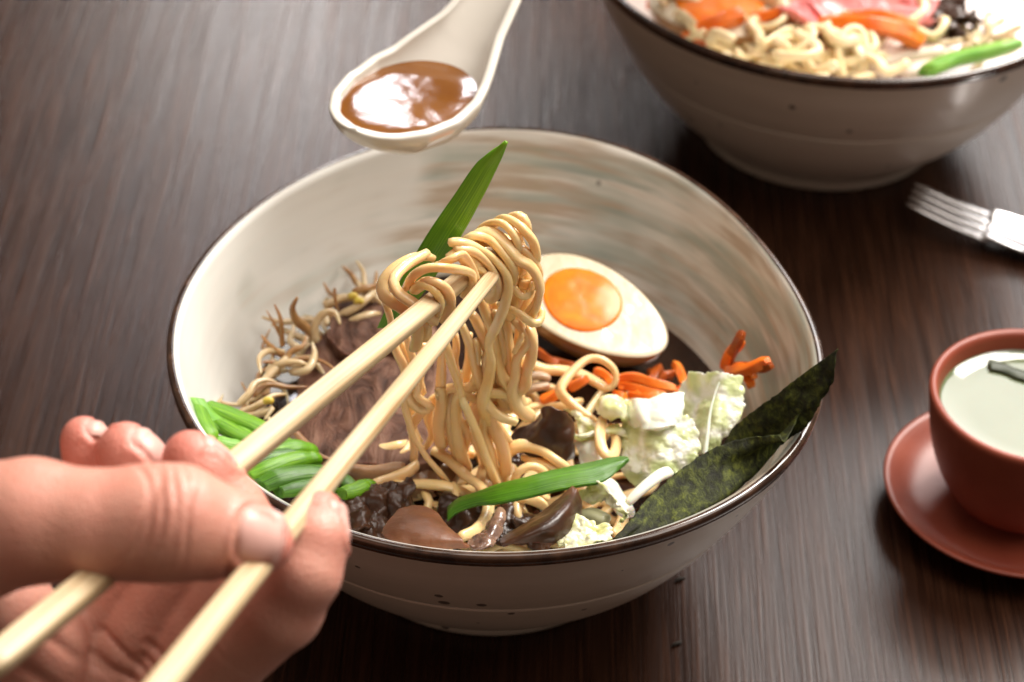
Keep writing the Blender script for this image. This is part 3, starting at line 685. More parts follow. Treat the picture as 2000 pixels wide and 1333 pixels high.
for P, w, mt, lab, fk in [
    ([(10, 620, 7.2), (60, 700, 7.0), (150, 760, 6.9), (250, 800, 6.8), (330, 850, 6.6)], .42, m_onion_pale, 'light green onion piece, topmost of the pile, pointing at the rim', .6),
    ([(60, 650, 6.9), (180, 700, 6.8), (320, 760, 6.7), (420, 820, 6.5), (500, 870, 6.4)], .50, m_onion, 'broad green onion piece under the farther chopstick', .6),
    ([(130, 880, 6.9), (260, 890, 6.8), (400, 880, 6.6), (520, 860, 6.5), (575, 870, 6.3)], .46, m_onion, 'fat green onion piece second from the top of the pile', .75),
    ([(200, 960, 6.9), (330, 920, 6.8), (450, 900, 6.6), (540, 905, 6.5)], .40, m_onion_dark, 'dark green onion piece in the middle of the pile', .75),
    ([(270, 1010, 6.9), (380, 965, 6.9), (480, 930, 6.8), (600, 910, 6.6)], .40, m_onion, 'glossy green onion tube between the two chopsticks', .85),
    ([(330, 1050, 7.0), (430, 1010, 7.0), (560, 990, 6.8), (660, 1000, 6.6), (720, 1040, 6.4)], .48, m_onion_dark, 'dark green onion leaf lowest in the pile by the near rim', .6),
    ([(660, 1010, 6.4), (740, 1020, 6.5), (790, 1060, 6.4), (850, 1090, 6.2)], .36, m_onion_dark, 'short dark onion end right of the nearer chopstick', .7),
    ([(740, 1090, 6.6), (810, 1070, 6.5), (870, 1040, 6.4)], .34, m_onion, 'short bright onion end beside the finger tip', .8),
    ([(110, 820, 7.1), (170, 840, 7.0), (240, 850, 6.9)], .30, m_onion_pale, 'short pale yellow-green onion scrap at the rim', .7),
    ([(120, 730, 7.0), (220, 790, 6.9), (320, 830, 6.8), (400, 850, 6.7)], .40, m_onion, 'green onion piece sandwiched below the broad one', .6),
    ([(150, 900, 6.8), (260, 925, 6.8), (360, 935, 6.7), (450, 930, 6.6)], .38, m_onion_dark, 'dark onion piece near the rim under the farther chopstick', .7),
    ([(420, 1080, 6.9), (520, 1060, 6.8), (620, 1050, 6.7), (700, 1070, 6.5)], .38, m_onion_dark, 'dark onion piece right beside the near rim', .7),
    ([(480, 900, 6.3), (540, 925, 6.3), (600, 960, 6.2), (640, 1000, 6.2)], .36, m_onion_dark, 'dark onion piece touching the edge of the beef', .7),
    ([(20, 640, 7.2), (50, 720, 7.2), (90, 790, 7.1), (110, 830, 6.9)], .30, m_onion, 'narrow bright onion tip leaning on the left inner wall', .4),
    ]:
    P = flat(P, z2)
    onion_leaf(P, w*0.74, mt, lab, fk, taper0=0.8, taper1=0.8, group=G_ON)

# ------------------------------------------------------------------ beef
P = flat([(585, 770, 5.6), (600, 690, 5.7), (650, 640, 5.8), (720, 620, 5.9), (800, 640, 5.9), (870, 690, 5.9), (910, 750, 5.9), (925, 820, 5.8), (880, 880, 5.8), (800, 905, 5.9), (700, 900, 6.0), (640, 895, 6.1), (585, 855, 6.0)])
o = blob_disc('beef_slice', P, 0.55, m_meat, 0.06, 1.6, 1.0, dome=0.15, eamp=0.04)
tag(o, 'large brown braised beef slice behind the two chopsticks', 'beef slice')
P2 = np.array(P); 
V, F = tube_geo(cr(flat([(572, 850, 5.85), (600, 880, 5.85), (645, 910, 5.85), (720, 925, 5.8), (790, 915, 5.75)]), 40), 0.19, 0.25, seg=10)
mesh('fat_edge', V, F, m_fat, parent=o)
P = flat([(640, 650, 6.1), (660, 590, 6.0), (730, 575, 5.9), (790, 600, 6.0), (850, 640, 6.0), (830, 690, 6.1), (740, 680, 6.3), (680, 690, 6.3)])
o = blob_disc('beef_slice', P, 0.4, m_meat, 0.10, 1.8, 4.0, dome=0.1, eamp=0.08)
tag(o, 'smaller folded beef slice lying on the upper edge of the large slice', 'beef slice')
P = flat([(690, 895, 5.5), (760, 880, 5.6), (850, 880, 5.6), (900, 905, 5.5), (860, 950, 5.4), (760, 955, 5.5), (700, 940, 5.5)])
o = blob_disc('beef_slice', P, 0.4, m_fat, 0.14, 2.0, 7.0, dome=0.1, eamp=0.1)
tag(o, 'fatty beef scrap below the large slice near the onion pile', 'beef slice')

# ------------------------------------------------------------------ egg
def make_egg(c, A, B, half_l, half_w, label, yoff=0.1):
    """c centre of the cut face; A unit long axis; B roughly the short axis in the cut face"""
    A = A / np.linalg.norm(A); B = B - A * (A @ B); B /= np.linalg.norm(B); Nn = np.cross(A, B)
    if Nn[2] < 0: Nn = -Nn
    e = empty('egg_half', c - Nn * 2.0, label, 'egg')
    def rad(t): return half_w * math.sqrt(max(0, 1 - t*t)) * (1 - 0.13 * t) 
    seg, rings = 90, 26
    # outline of the cut
    out = []
    for q in range(seg):
        a = 2*math.pi*q/seg; t = math.cos(a); w = half_w * math.sin(a) * (1 + 0.16 * t)
        out.append((t*half_l, w))
    V, F = [], []
    for i in range(1, rings + 1):
        s = i / rings
        for (x, y) in out:
            p = c + A*x*s + B*y*s
            h = 0.015 * fbm(p, 1.3, 3, 3) * (1 - s**6) - (0.06 if i == rings else 0.0)
            V.append(p + Nn * h)
    for i in range(rings - 1):
        for j in range(seg): k = (j+1) % seg; F.append((i*seg+j, (i+1)*seg+j, (i+1)*seg+k, i*seg+k))
    V.append(c); F += [(len(V)-1, j, (j+1) % seg) for j in range(seg)]
    mesh('egg_white', V, F, m_white, parent=e)
    V, F = [], []; n2 = 24
    for i in range(n2 + 1):
        ph = (math.pi/2) * i / n2
        for (x, y) in out:
            V.append(c + (A*x + B*y) * math.cos(ph) - Nn * (0.03 + math.sin(ph) * half_w * (0.98 if True else 1)))
    for i in range(n2):
        for j in range(seg): k = (j+1) % seg; F.append((i*seg+j, i*seg+k, (i+1)*seg+k, (i+1)*seg+j))
    mesh('egg_skin', V, F, m_skin_egg, parent=e)
    # yolk, soft and wet
    V, F = [], []; yr = half_w * 0.76; yc = c - A * yoff * half_l
    for i in range(1, 25):
        s = i / 24
        for j in range(seg):
            a = 2*math.pi*j/seg; r = yr * (1 + 0.02*math.sin(3*a+1) + 0.02*math.sin(2*a)) * s
            p = yc + A*r*1.06*math.cos(a) + B*r*math.sin(a)
            h = 0.09 * (1 - s**4) + 0.03 * fbm(p, 1.1, 2, 8) * (1 - s**5) + (-0.05 if i == 24 else 0.035)
            V.append(p + Nn*h)
    for i in range(23):
        for j in range(seg): k = (j+1) % seg; F.append((i*seg+j, (i+1)*seg+j, (i+1)*seg+k, i*seg+k))
    V.append(yc + Nn*0.13); F += [(len(V)-1, j, (j+1) % seg) for j in range(seg)]
    mesh('yolk', V, F, m_yolk, parent=e)
    return e
m_white, N_, L_, b_ = Mat('egg_white_mat')
L_.new(ramp(N_, L_, tex(N_, L_, 50, detail=3), [(0.35, (0.54, 0.45, 0.30)), (0.65, (0.64, 0.56, 0.41))]), b_.inputs['Base Color'])
setp(b_, rough=0.3, sss=0.35, ssss=0.005, sssr=(1, 0.8, 0.55), coat=0.25); bump(N_, L_, b_, tex(N_, L_, 300), 0.25, 0.0008)
m_skin_egg = simple('egg_skin_mat', (0.26, 0.12, 0.045), (0.40, 0.21, 0.09), 50, 0.3, 0.1, sss=0.2, ssss=0.004, coat=0.3)
m_yolk, N_, L_, b_ = Mat('yolk_mat')
L_.new(ramp(N_, L_, tex(N_, L_, 110, detail=4, dist=1), [(0.32, (0.76, 0.14, 0.001)), (0.62, (0.82, 0.22, 0.002)), (0.85, (0.86, 0.31, 0.006))]), b_.inputs['Base Color'])
setp(b_, rough=0.3, sss=0.3, ssss=0.004, sssr=(1, 0.45, 0.08), spec=0.3); bump(N_, L_, b_, tex(N_, L_, 120, detail=2), 0.12, 0.0010)
a0, a1 = un(1022, 518, z=6.5), un(1298, 680, z=5.5)
b0 = un(1218, 538, z=6.3) - un(1108, 664, z=5.8)
AX = a1 - a0
make_egg((a0 + a1) / 2, -AX, b0, np.linalg.norm(AX)/2, np.linalg.norm(b0)/2, 'halved soy-marinated egg with a runny orange yolk in the front bowl', -0.16)
# ------------------------------------------------------------------ carrots
def carrot(P, label, mat=None, w=.15, group='carrot strips near the right inner wall of the front bowl'):
    C = cr(P, 16)
    V, F = tube_geo(C, w*0.85, w*0.75, seg=16, power=7.0, twist=0.9, round_end=0.5)
    tag(mesh('carrot_strip', V, F, mat or m_carrot, smooth=False), label, 'carrot strip', group)
for P, lab, dk, w in [
    ([(1380, 530, 6.0), (1420, 440, 6.6), (1470, 380, 7.0), (1495, 345, 7.2)], 'carrot strip standing up against the bowl wall, bright end on top', 0, .19),
    ([(1400, 520, 6.0), (1440, 420, 6.8), (1480, 340, 7.3), (1500, 290, 7.5)], 'darker carrot strip standing behind the bright upright one', 1, .16),
    ([(1400, 545, 6.2), (1480, 550, 6.6), (1560, 530, 6.9), (1650, 490, 7.2), (1668, 510, 7.2)], 'carrot strip pointing right over the bowl wall', 0, .19),
    ([(1420, 520, 6.0), (1520, 520, 6.5), (1620, 530, 6.9), (1690, 515, 7.2)], 'dark tipped carrot strip under the one that points right', 1, .16),
    ([(1470, 560, 6.2), (1530, 590, 6.3), (1560, 650, 6.2)], 'short carrot piece between cabbage leaf and bowl wall', 0, .20),
    ([(690, 600, 5.6), (800, 590, 5.8), (920, 630, 5.8), (1060, 670, 5.7)], 'long carrot strip running from the noodle loop toward the cabbage', 0, .19),
    ([(700, 640, 5.5), (800, 660, 5.6), (900, 690, 5.6), (1000, 715, 5.6)], 'carrot strip just below the long one', 0, .18),
    ([(790, 660, 5.4), (810, 700, 5.5), (840, 740, 5.5)], 'small carrot stub pointing down beside the pale cabbage curl', 0, .17),
    ([(670, 700, 5.5), (700, 715, 5.6), (735, 725, 5.5)], 'tiny bright carrot stub at the top of the cabbage curl', 0, .17),
    ([(1060, 500, 5.2), (1100, 570, 5.5), (1120, 640, 5.6)], 'carrot strip leaning toward the egg behind the white rib', 0, .16),
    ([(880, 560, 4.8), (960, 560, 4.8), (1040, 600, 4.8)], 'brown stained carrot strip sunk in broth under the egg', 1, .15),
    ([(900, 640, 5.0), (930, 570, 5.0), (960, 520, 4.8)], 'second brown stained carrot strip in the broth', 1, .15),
    ([(540, 545, 5.7), (610, 580, 5.7), (650, 640, 5.6)], 'carrot strip seen through the noodle loop', 0, .17),
    ([(190, 750, 5.6), (270, 710, 5.7), (340, 670, 5.7)], 'carrot strip left of the loop, lower one', 0, .19),
    ([(370, 660, 5.7), (430, 630, 5.8), (490, 600, 5.8)], 'carrot strip left inside the loop', 0, .18),
    ([(150, 410, 5.4), (230, 470, 5.4), (300, 510, 5.4)], 'dark carrot strip under the egg edge', 1, .16),  # uses the darker carrot colour
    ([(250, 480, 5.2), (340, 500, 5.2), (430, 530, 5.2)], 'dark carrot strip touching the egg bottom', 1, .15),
    ([(1090, 660, 5.6), (1110, 690, 5.6), (1050, 700, 5.6)], 'little carrot end touching the cabbage leaf', 0, .17),
    ([(720, 620, 5.4), (860, 610, 5.5), (990, 660, 5.6), (1090, 690, 5.6)], 'thin carrot shred just under the long strip', 0, .13),
    ([(700, 670, 5.5), (780, 620, 5.6), (900, 600, 5.7)], 'carrot shred crossing the long strip at a slant', 0, .13),
    ([(760, 700, 5.5), (860, 720, 5.6), (960, 710, 5.7)], 'carrot shred lying on top of the white rib', 0, .14),
    ([(1420, 560, 6.2), (1480, 520, 6.6), (1560, 560, 6.7), (1580, 600, 6.6)], 'curved carrot shred at the base of the upright strips', 0, .14),
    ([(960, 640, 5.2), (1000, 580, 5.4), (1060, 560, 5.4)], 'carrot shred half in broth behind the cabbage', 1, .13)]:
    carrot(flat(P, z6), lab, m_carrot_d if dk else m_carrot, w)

# ------------------------------------------------------------------ cabbage
def F6(P, z=6): return flat(P, z6, z)
o = loft('cabbage_leaf', [F6([(1135, 575, 7.0), (1090, 700, 6.6), (1100, 860, 6.4), (1150, 1000, 6.2), (1170, 1120, 5.9)]),
                          F6([(1240, 555, 7.6), (1240, 690, 7.2), (1250, 830, 7.0), (1260, 960, 6.8), (1250, 1090, 6.4)]),
                          F6([(1370, 570, 7.9), (1360, 700, 7.5), (1340, 850, 7.2), (1310, 960, 6.9), (1290, 1070, 6.5)]),
                          F6([(1500, 590, 7.6), (1515, 720, 7.3), (1480, 850, 7.0), (1410, 950, 6.7), (1340, 1050, 6.4)])], 80, 64, m_cab, 0.05, 0.08, 1.7, 2.0, 0.14, 3.0, octaves=4)
tag(o, 'large crinkled pale green cabbage leaf standing beside the carrots', 'cabbage leaf')
V, F = tube_geo(cr(F6([(1255, 1100, 6.8), (1275, 950, 7.2), (1290, 820, 7.5), (1320, 700, 7.8), (1350, 620, 8.0)]), 30), np.linspace(.08, .015, 30), np.linspace(.05, .01, 30), seg=8)
mesh('leaf_rib', V, F, m_cab_w, parent=o)
o = loft('cabbage_leaf', [F6([(750, 740, 6.6), (725, 860, 6.3), (710, 1020, 6.0), (740, 1170, 5.7)]),
                          F6([(880, 830, 6.9), (860, 930, 6.6), (850, 1050, 6.3), (850, 1210, 5.9)]),
                          F6([(1010, 850, 7.0), (1010, 950, 6.8), (1000, 1070, 6.5), (980, 1220, 6.1)]),
                          F6([(1150, 860, 6.9), (1210, 980, 6.7), (1210, 1090, 6.5), (1130, 1200, 6.1)])], 80, 80, m_cab, 0.05, 0.14, 1.4, 5.0, 0.15, 3.0, octaves=4)
tag(o, 'limp translucent cabbage leaf in front of the white rib', 'cabbage leaf')
o = loft('cabbage_rib', [F6([(750, 745, 6.6), (755, 830, 6.5), (760, 900, 6.3)]), F6([(800, 735, 7.1), (830, 850, 7.0), (850, 930, 6.8)]),
                         F6([(870, 730, 7.2), (900, 840, 7.1), (900, 940, 6.9)]),
                         F6([(980, 705, 7.3), (990, 820, 7.2), (1000, 920, 7.0)]), F6([(1120, 700, 7.2), (1120, 800, 7.1), (1100, 900, 6.8)])], 40, 60, m_cab_w, 0.18, 0.035, 2.0, 8.0, 0.10, 2.5, sub=1)
tag(o, 'thick white cabbage rib chunk standing between leaf and noodle loop', 'cabbage rib')
o = loft('cabbage_curl', [F6([(560, 790, 6.2), (590, 720, 6.5), (680, 720, 6.5), (760, 770, 6.3)]), F6([(575, 840, 6.6), (620, 780, 7.0), (700, 780, 7.0), (760, 830, 6.7)]),
                          F6([(640, 880, 6.4), (680, 850, 6.8), (720, 860, 6.8), (750, 890, 6.5)])], 36, 30, m_cab_y, 0.10, 0.10, 2.0, 9.0, 0.1, 2.0)
tag(o, 'small pale yellow cabbage curl above the narrow noodle loop', 'cabbage piece')
o = loft('cabbage_curl', [F6([(330, 790, 5.8), (400, 850, 5.9), (440, 950, 5.9)]), F6([(420, 800, 6.0), (480, 870, 6.1), (540, 940, 6.0)]), F6([(500, 850, 5.8), (560, 900, 5.8), (600, 950, 5.8)])], 24, 30, m_cab_y, 0.06, 0.12, 2.4, 12.0, 0.15, 2.5)
tag(o, 'yellow cabbage scrap behind the upright wood ear mushroom', 'cabbage piece')
o = loft('cabbage_curl', [F6([(380, 950, 6.0), (420, 1000, 6.0), (540, 1010, 6.0)]), F6([(440, 970, 6.3), (500, 970, 6.4), (560, 930, 6.4)]), F6([(690, 900, 6.3), (740, 930, 6.4), (750, 990, 6.2)])], 24, 36, m_cab_y, 0.06, 0.10, 2.6, 14.0, 0.12, 2.5)
tag(o, 'frilly yellow cabbage shred just right of the upright wood ear', 'cabbage piece')
o = loft('cabbage_rib', [F6([(400, 1010, 5.9), (430, 1100, 5.8), (450, 1180, 5.7)]), F6([(500, 1000, 6.1), (530, 1080, 6.1), (560, 1170, 5.9)]), F6([(600, 1030, 5.8), (640, 1100, 5.8), (690, 1160, 5.7)])], 24, 24, m_cab_w, 0.18, 0.06, 1.8, 15.0, 0.1, 2.0, sub=1)
tag(o, 'white cabbage rib piece behind the front onion leaf', 'cabbage rib')
def F4(P, z=6): return flat(P, z4, z)
o = loft('cabbage_leaf', [F4([(1475, 660, 6.6), (1490, 690, 6.5), (1560, 720, 6.4)]), F4([(1560, 600, 7.0), (1600, 640, 6.9), (1640, 720, 6.8)]),
                          F4([(1600, 610, 7.2), (1680, 680, 7.1), (1700, 760, 6.9)]), F4([(1680, 660, 7.0), (1740, 740, 7.0), (1780, 790, 6.9)]), F4([(1700, 720, 6.7), (1740, 800, 6.8), (1720, 860, 6.8)])], 40, 44, m_cab_y, 0.05, 0.16, 2.6, 17.0, 0.25, 3.0, octaves=4)
tag(o, 'bright yellow frilly cabbage tip between onion leaf and near seaweed sheet', 'cabbage leaf')
o = loft('cabbage_leaf', [F4([(1390, 820, 6.8), (1350, 900, 6.9), (1340, 985, 7.0)]), F4([(1460, 800, 7.2), (1450, 880, 7.2), (1440, 985, 7.2)]),
                          F4([(1560, 830, 7.3), (1550, 900, 7.3), (1560, 975, 7.3)]), F4([(1660, 860, 7.3), (1670, 900, 7.3), (1680, 950, 7.3)])], 40, 48, m_cab_y, 0.06, 0.15, 2.4, 21.0, 0.2, 3.0, octaves=4)
tag(o, 'crumpled pale green cabbage piece touching the near rim', 'cabbage leaf')
V, F = tube_geo(cr(F4([(1770, 720, 6.9), (1850, 640, 7.1), (1950, 560, 7.2), (2030, 520, 7.2)]), 24), np.linspace(.14, .22, 24), 0.10, seg=12)
tag(mesh('cabbage_rib', V, F, m_cab_w), 'narrow white cabbage rib strip along the top edge of the near seaweed sheet', 'cabbage rib')
V, F = tube_geo(cr(F4([(1640, 580, 6.0), (1680, 650, 6.2), (1730, 720, 6.4), (1770, 790, 6.4)]), 24), 0.34, 0.16, seg=12)
tag(mesh('cabbage_rib', V, F, m_cab_w), 'curved white cabbage stalk under the tip of the front onion leaf', 'cabbage rib')
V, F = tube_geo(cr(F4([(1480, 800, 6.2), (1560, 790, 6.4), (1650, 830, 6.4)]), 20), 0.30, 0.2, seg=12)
tag(mesh('cabbage_rib', V, F, simple('cabbage_olive_mat', (0.30, 0.30, 0.16), (0.45, 0.44, 0.26), 60, 0.3)), 'olive cabbage stalk between the two yellow leaves', 'cabbage rib')  # olive colour, darker than the other ribs
o = loft('cabbage_leaf', [F6([(700, 1180, 5.4), (740, 1240, 5.4), (800, 1300, 5.4)]), F6([(850, 1150, 5.6), (880, 1200, 5.6), (900, 1260, 5.6)]), F6([(1000, 1180, 5.6), (1010, 1210, 5.6), (990, 1250, 5.6)])], 24, 24, m_cab, 0.06, 0.1, 2.0, 24.0)
tag(o, 'cabbage leaf in shade below the limp leaf', 'cabbage leaf')

# ------------------------------------------------------------------ wood ear and other mushrooms
o = loft('wood_ear_mushroom', [F6([(0, 1000, 5.9), (60, 920, 6.3), (150, 880, 6.6), (180, 830, 6.9)]), F6([(40, 1060, 6.0), (130, 960, 6.6), (220, 860, 7.1), (240, 785, 7.4)]),
                               F6([(130, 1100, 6.0), (220, 1000, 6.6), (290, 900, 7.0), (310, 800, 7.4)]), F6([(300, 1150, 5.8), (350, 1060, 6.3), (385, 960, 6.7), (375, 860, 6.9)]), F6([(400, 1120, 5.5), (410, 1060, 6.0), (390, 990, 6.3), (400, 920, 6.3)])], 44, 44, m_ear, 0.12, 0.12, 1.0, 3.0, 0.08, 1.6)
tag(o, 'glossy dark wood ear mushroom lobe standing right of the hanging noodles', 'mushroom')
o = loft('wood_ear_mushroom', [F4([(290, 905, 7.3), (330, 940, 7.4), (450, 985, 7.4), (600, 1000, 7.4), (820, 975, 7.3)]), F4([(330, 840, 7.3), (400, 880, 7.5), (520, 910, 7.6), (640, 930, 7.6), (780, 950, 7.5)]),
                               F4([(400, 770, 7.2), (470, 800, 7.4), (570, 830, 7.5), (660, 870, 7.5), (740, 915, 7.4)]), F4([(480, 742, 7.1), (540, 745, 7.2), (610, 775, 7.2), (660, 830, 7.2), (700, 890, 7.2)])], 50, 44, m_ear_l, 0.10, 0.04, 0.9, 5.0, 0.05, 1.5)
tag(o, 'light brown fan shaped wood ear mushroom resting on the near rim', 'mushroom')
o = loft('wood_ear_mushroom', [F4([(1440, 620, 7.3), (1330, 720, 7.1), (1180, 830, 7.0), (1010, 940, 7.0)]), F4([(1470, 650, 7.3), (1380, 760, 7.6), (1230, 870, 7.6), (1030, 965, 7.3)]),
                               F4([(1490, 720, 7.0), (1420, 830, 7.3), (1330, 900, 7.4), (1200, 950, 7.3)]), F4([(1490, 800, 6.6), (1430, 880, 6.9), (1380, 930, 7.0), (1340, 960, 7.0)])], 54, 40, m_ear, 0.12, 0.05, 1.0, 9.0, 0.04, 1.5)
tag(o, 'shiny dark cone of wood ear mushroom pointing up under the onion leaf', 'mushroom')
o = loft('wood_ear_mushroom', [F4([(960, 800, 6.6), (900, 900, 6.8), (800, 985, 7.0)]), F4([(1000, 750, 6.8), (960, 880, 7.1), (880, 990, 7.2)]), F4([(1030, 740, 6.7), (1020, 870, 6.9), (960, 990, 7.1)])], 44, 26, simple('wood_ear_ruffle_mat', (0.08, 0.04, 0.03), (0.26, 0.15, 0.10), 110, 0.2, 0.5, 300, coat=0.4, sss=0.1, ssss=0.003), 0.1, 0.12, 2.2, 11.0, 0.1, 2.5)
tag(o, 'ruffled brown mushroom strip beside the end of the front noodle loop', 'mushroom')
k = 0
for P0, s_, lab in [((200, 740), 1.0, 'dark crumpled wood ear left of the fan shaped one'), ((130, 790), 1.0, 'wet black wood ear piece nearest the finger tip'), ((320, 680), .9, 'wrinkled brown wood ear under the curling strand'),
                    ((240, 850), .8, 'small dark wood ear tucked behind the near rim at left'), ((800, 760), 1.0, 'dark wood ear below the front onion leaf'), ((1080, 470), .6, 'dark wood ear scrap behind the arching strand'),
                    ((380, 740), .8, 'brown wood ear scrap behind the fan shaped one'), ((1250, 860), .9, 'dark wood ear under the shiny cone'), ((1040, 880), .9, 'dark wood ear between strip and cone')]:
    k += 1; c = un(*z4(*P0), z=6.1 if k in (1, 2, 3, 4, 7) else 5.3)
    th = k * 1.3; ca, sa = math.cos(th), math.sin(th)
    rows = [[c + s_*np.array([ca*u - sa*v, sa*u + ca*v, 0.35*math.cos(2.2*v + u*2)]) for u in (-.75, -.3, .2, .75)] for v in (-.7, -.25, .25, .7)]
    o = loft('wood_ear_mushroom', rows, 34, 34, m_ear, 0.10, 0.28, 1.1, 20.0 + k, 0.15, 1.8, octaves=4); tag(o, lab, 'mushroom')
m_shiit = simple('mushroom_slice_mat', (0.22, 0.12, 0.07), (0.62, 0.48, 0.32), 90, 0.3, 0.3, stretch=(1, 3, 1), sss=0.2, ssss=0.003)
for P, lab in [([(20, 640, 5.6), (100, 600, 5.8), (170, 580, 5.9), (240, 600, 5.8)], 'brown and cream mushroom slice just right of the hanging strands'), ([(60, 700, 5.5), (140, 660, 5.7), (230, 640, 5.7)], 'second mushroom slice under the first one')]:
    V, F = tube_geo(cr(F6(P), 20), 0.34, 0.14, seg=12, up=CU); tag(mesh('mushroom_slice', V, F, m_shiit), lab, 'mushroom')

# ------------------------------------------------------------------ seaweed sheets
def F5(P, z=7): return flat(P, z5, z)
# the near sheet follows the inner wall of the rim; points on the wall are given by angle and height
_dfm = bowl_deform(HARM, TILT)
def wall(deg, z, inset=0.25):
    r = np.interp(z, [4.0, 5.2, 6.3, 7.4, 8.05, 9.0, 12], [7.75, 8.45, 8.95, 9.38, 9.62, 9.95, 10.9]) - inset
    rr, zz = _dfm(r, z, math.radians(deg)); return np.array([rr*math.cos(math.radians(deg)), rr*math.sin(math.radians(deg)), zz])
o = loft('seaweed_sheet', [F5([(480, 1098, 8.05), (560, 1010, 7.7), (640, 910, 7.7), (760, 800, 7.9), (900, 700, 8.2), (1030, 640, 8.5), (1140, 615, 8.8), (1270, 605, 9.3)]),
                           F5([(500, 1105, 8.0), (640, 1010, 7.6), (760, 900, 7.7), (880, 810, 7.9), (1000, 740, 8.1), (1110, 690, 8.4), (1200, 650, 8.7), (1300, 630, 9.2)]),
                           [wall(-77, 7.6), wall(-70, 7.5), wall(-62, 7.5), wall(-54, 7.6), wall(-46, 7.7), wall(-37, 7.8), wall(-28, 8.0), wall(-20, 8.6)],
                           [wall(-77, 7.2, .5), wall(-70, 6.8, .5), wall(-62, 6.7, .5), wall(-54, 6.8, .5), wall(-46, 6.9, .5), wall(-37, 7.0, .5), wall(-28, 7.3, .5), wall(-20, 8.0, .3)]], 90, 40, m_nori, 0.03, 0.025, 2.2, 3.0, 0.04, 6.0, octaves=4)
tag(o, 'near dark green seaweed sheet lying along the front right rim', 'seaweed sheet')
o = loft('seaweed_sheet', [F5([(1000, 650, 7.2), (1060, 560, 7.8), (1160, 480, 8.6), (1270, 400, 9.4), (1400, 300, 10.2), (1545, 200, 11.0)]),
                           F5([(1040, 690, 7.2), (1120, 610, 7.7), (1220, 540, 8.4), (1320, 450, 9.2), (1440, 350, 10.0), (1530, 280, 10.6)]),
                           F5([(1100, 720, 7.0), (1180, 650, 7.5), (1280, 590, 8.2), (1370, 510, 9.0), (1450, 420, 9.7), (1520, 340, 10.2)]),
                           F5([(1150, 730, 6.8), (1240, 680, 7.3), (1320, 620, 8.1), (1400, 560, 8.7), (1440, 490, 9.2), (1500, 400, 9.8)])], 90, 40, m_nori, 0.03, 0.07, 1.4, 9.0, 0.05, 5.0, octaves=5)
tag(o, 'rear green seaweed sheet with its corner jutting over the right rim', 'seaweed sheet')

# ------------------------------------------------------------------ bean sprouts
sp = np.random.default_rng(5)
G_SP = 'bean sprouts heaped at the left inner wall of the front bowl'
SPR = [
 ([(625, 320, 5.9), (560, 260, 6.3), (510, 220, 6.8), (490, 160, 7.3), (515, 105, 7.7)], .20, 'b', 'thick brown sprout standing up like a horn'),
 ([(440, 350, 6.0), (435, 280, 6.5), (430, 210, 7.0), (400, 140, 7.4)], .11, 'b', 'thin brown sprout root pointing up at the far left, tallest'),
 ([(440, 320, 6.2), (400, 240, 6.8), (360, 170, 7.2)], .07, 'b', 'hair thin sprout root beside the tallest one'),
 ([(450, 400, 6.0), (400, 370, 6.3), (360, 330, 6.6), (335, 295, 6.8)], .13, 'b', 'brown sprout root pointing left at the wall'),
 ([(440, 450, 5.9), (390, 430, 6.1), (340, 430, 6.2)], .10, 'b', 'thin sprout tail lying left'),
 ([(610, 330, 5.9), (600, 260, 6.3), (640, 190, 6.7), (700, 180, 6.8), (730, 240, 6.6)], .17, 's', 'pale arched sprout above the small beef slice'),
 ([(480, 480, 6.0), (560, 470, 6.2), (600, 400, 6.3), (590, 330, 6.3)], .17, 's', 'pale sprout curving round the left of the beef'),
 ([(330, 560, 5.9), (370, 500, 6.1), (420, 450, 6.2), (470, 400, 6.3), (520, 350, 6.4)], .18, 's', 'straight pale sprout running up to the horn'),
 ([(220, 640, 6.0), (270, 590, 6.2), (300, 540, 6.3), (350, 520, 6.3), (410, 530, 6.2)], .15, 's', 'pale sprout bent over the lower heap'),
 ([(210, 690, 5.9), (270, 670, 6.1), (330, 640, 6.3), (390, 600, 6.3), (460, 590, 6.2)], .15, 's', 'lowest pale sprout with yellow head'),
 ([(250, 700, 6.0), (330, 690, 6.2), (390, 660, 6.3), (350, 720, 6.2)], .13, 's', 'bent sprout just above the onion pile'),
 ([(460, 430, 6.2), (480, 380, 6.4), (540, 350, 6.5), (560, 300, 6.6)], .12, 'b', None),
 ([(360, 480, 6.0), (430, 440, 6.3), (520, 430, 6.4), (590, 460, 6.2)], .15, 's', None),
 ([(700, 60, 6.9), (705, 120, 6.5), (720, 170, 6.2)], .07, 'b', 'thin root pointing up above the arched sprout'),
 ([(650, 150, 6.2), (740, 110, 6.3), (820, 110, 6.3), (900, 130, 6.0)], .18, 's', None),
 ([(720, 200, 6.0), (800, 160, 6.3), (880, 100, 6.4), (940, 60, 6.2)], .17, 's', None),
 ([(760, 240, 5.9), (830, 210, 6.1), (900, 190, 6.1), (960, 200, 5.9)], .19, 's', None),
 ([(790, 80, 6.4), (860, 60, 6.5), (930, 40, 6.4)], .15, 'b', None),
 ([(840, 60, 6.3), (900, 100, 6.3), (950, 150, 6.0)], .16, 's', None),
]
def sprout(P, w, mt, lab):
    C = cr(P, 26); t = np.linspace(0, 1, 26)
    V, F = tube_geo(C, 0.8 * w * np.interp(t, [0, .5, 1], [1, .95, .35]), None, seg=9, round_end=0.6)
    o = mesh('bean_sprout', V, F, {'s': m_sprout, 'b': m_sprout_b}[mt]); tag(o, lab or 'thin bent sprout inside the sprout heap', 'bean sprout', G_SP); return o
for P, w, mt, lab in SPR: sprout(flat(P, z2), w, mt, lab)
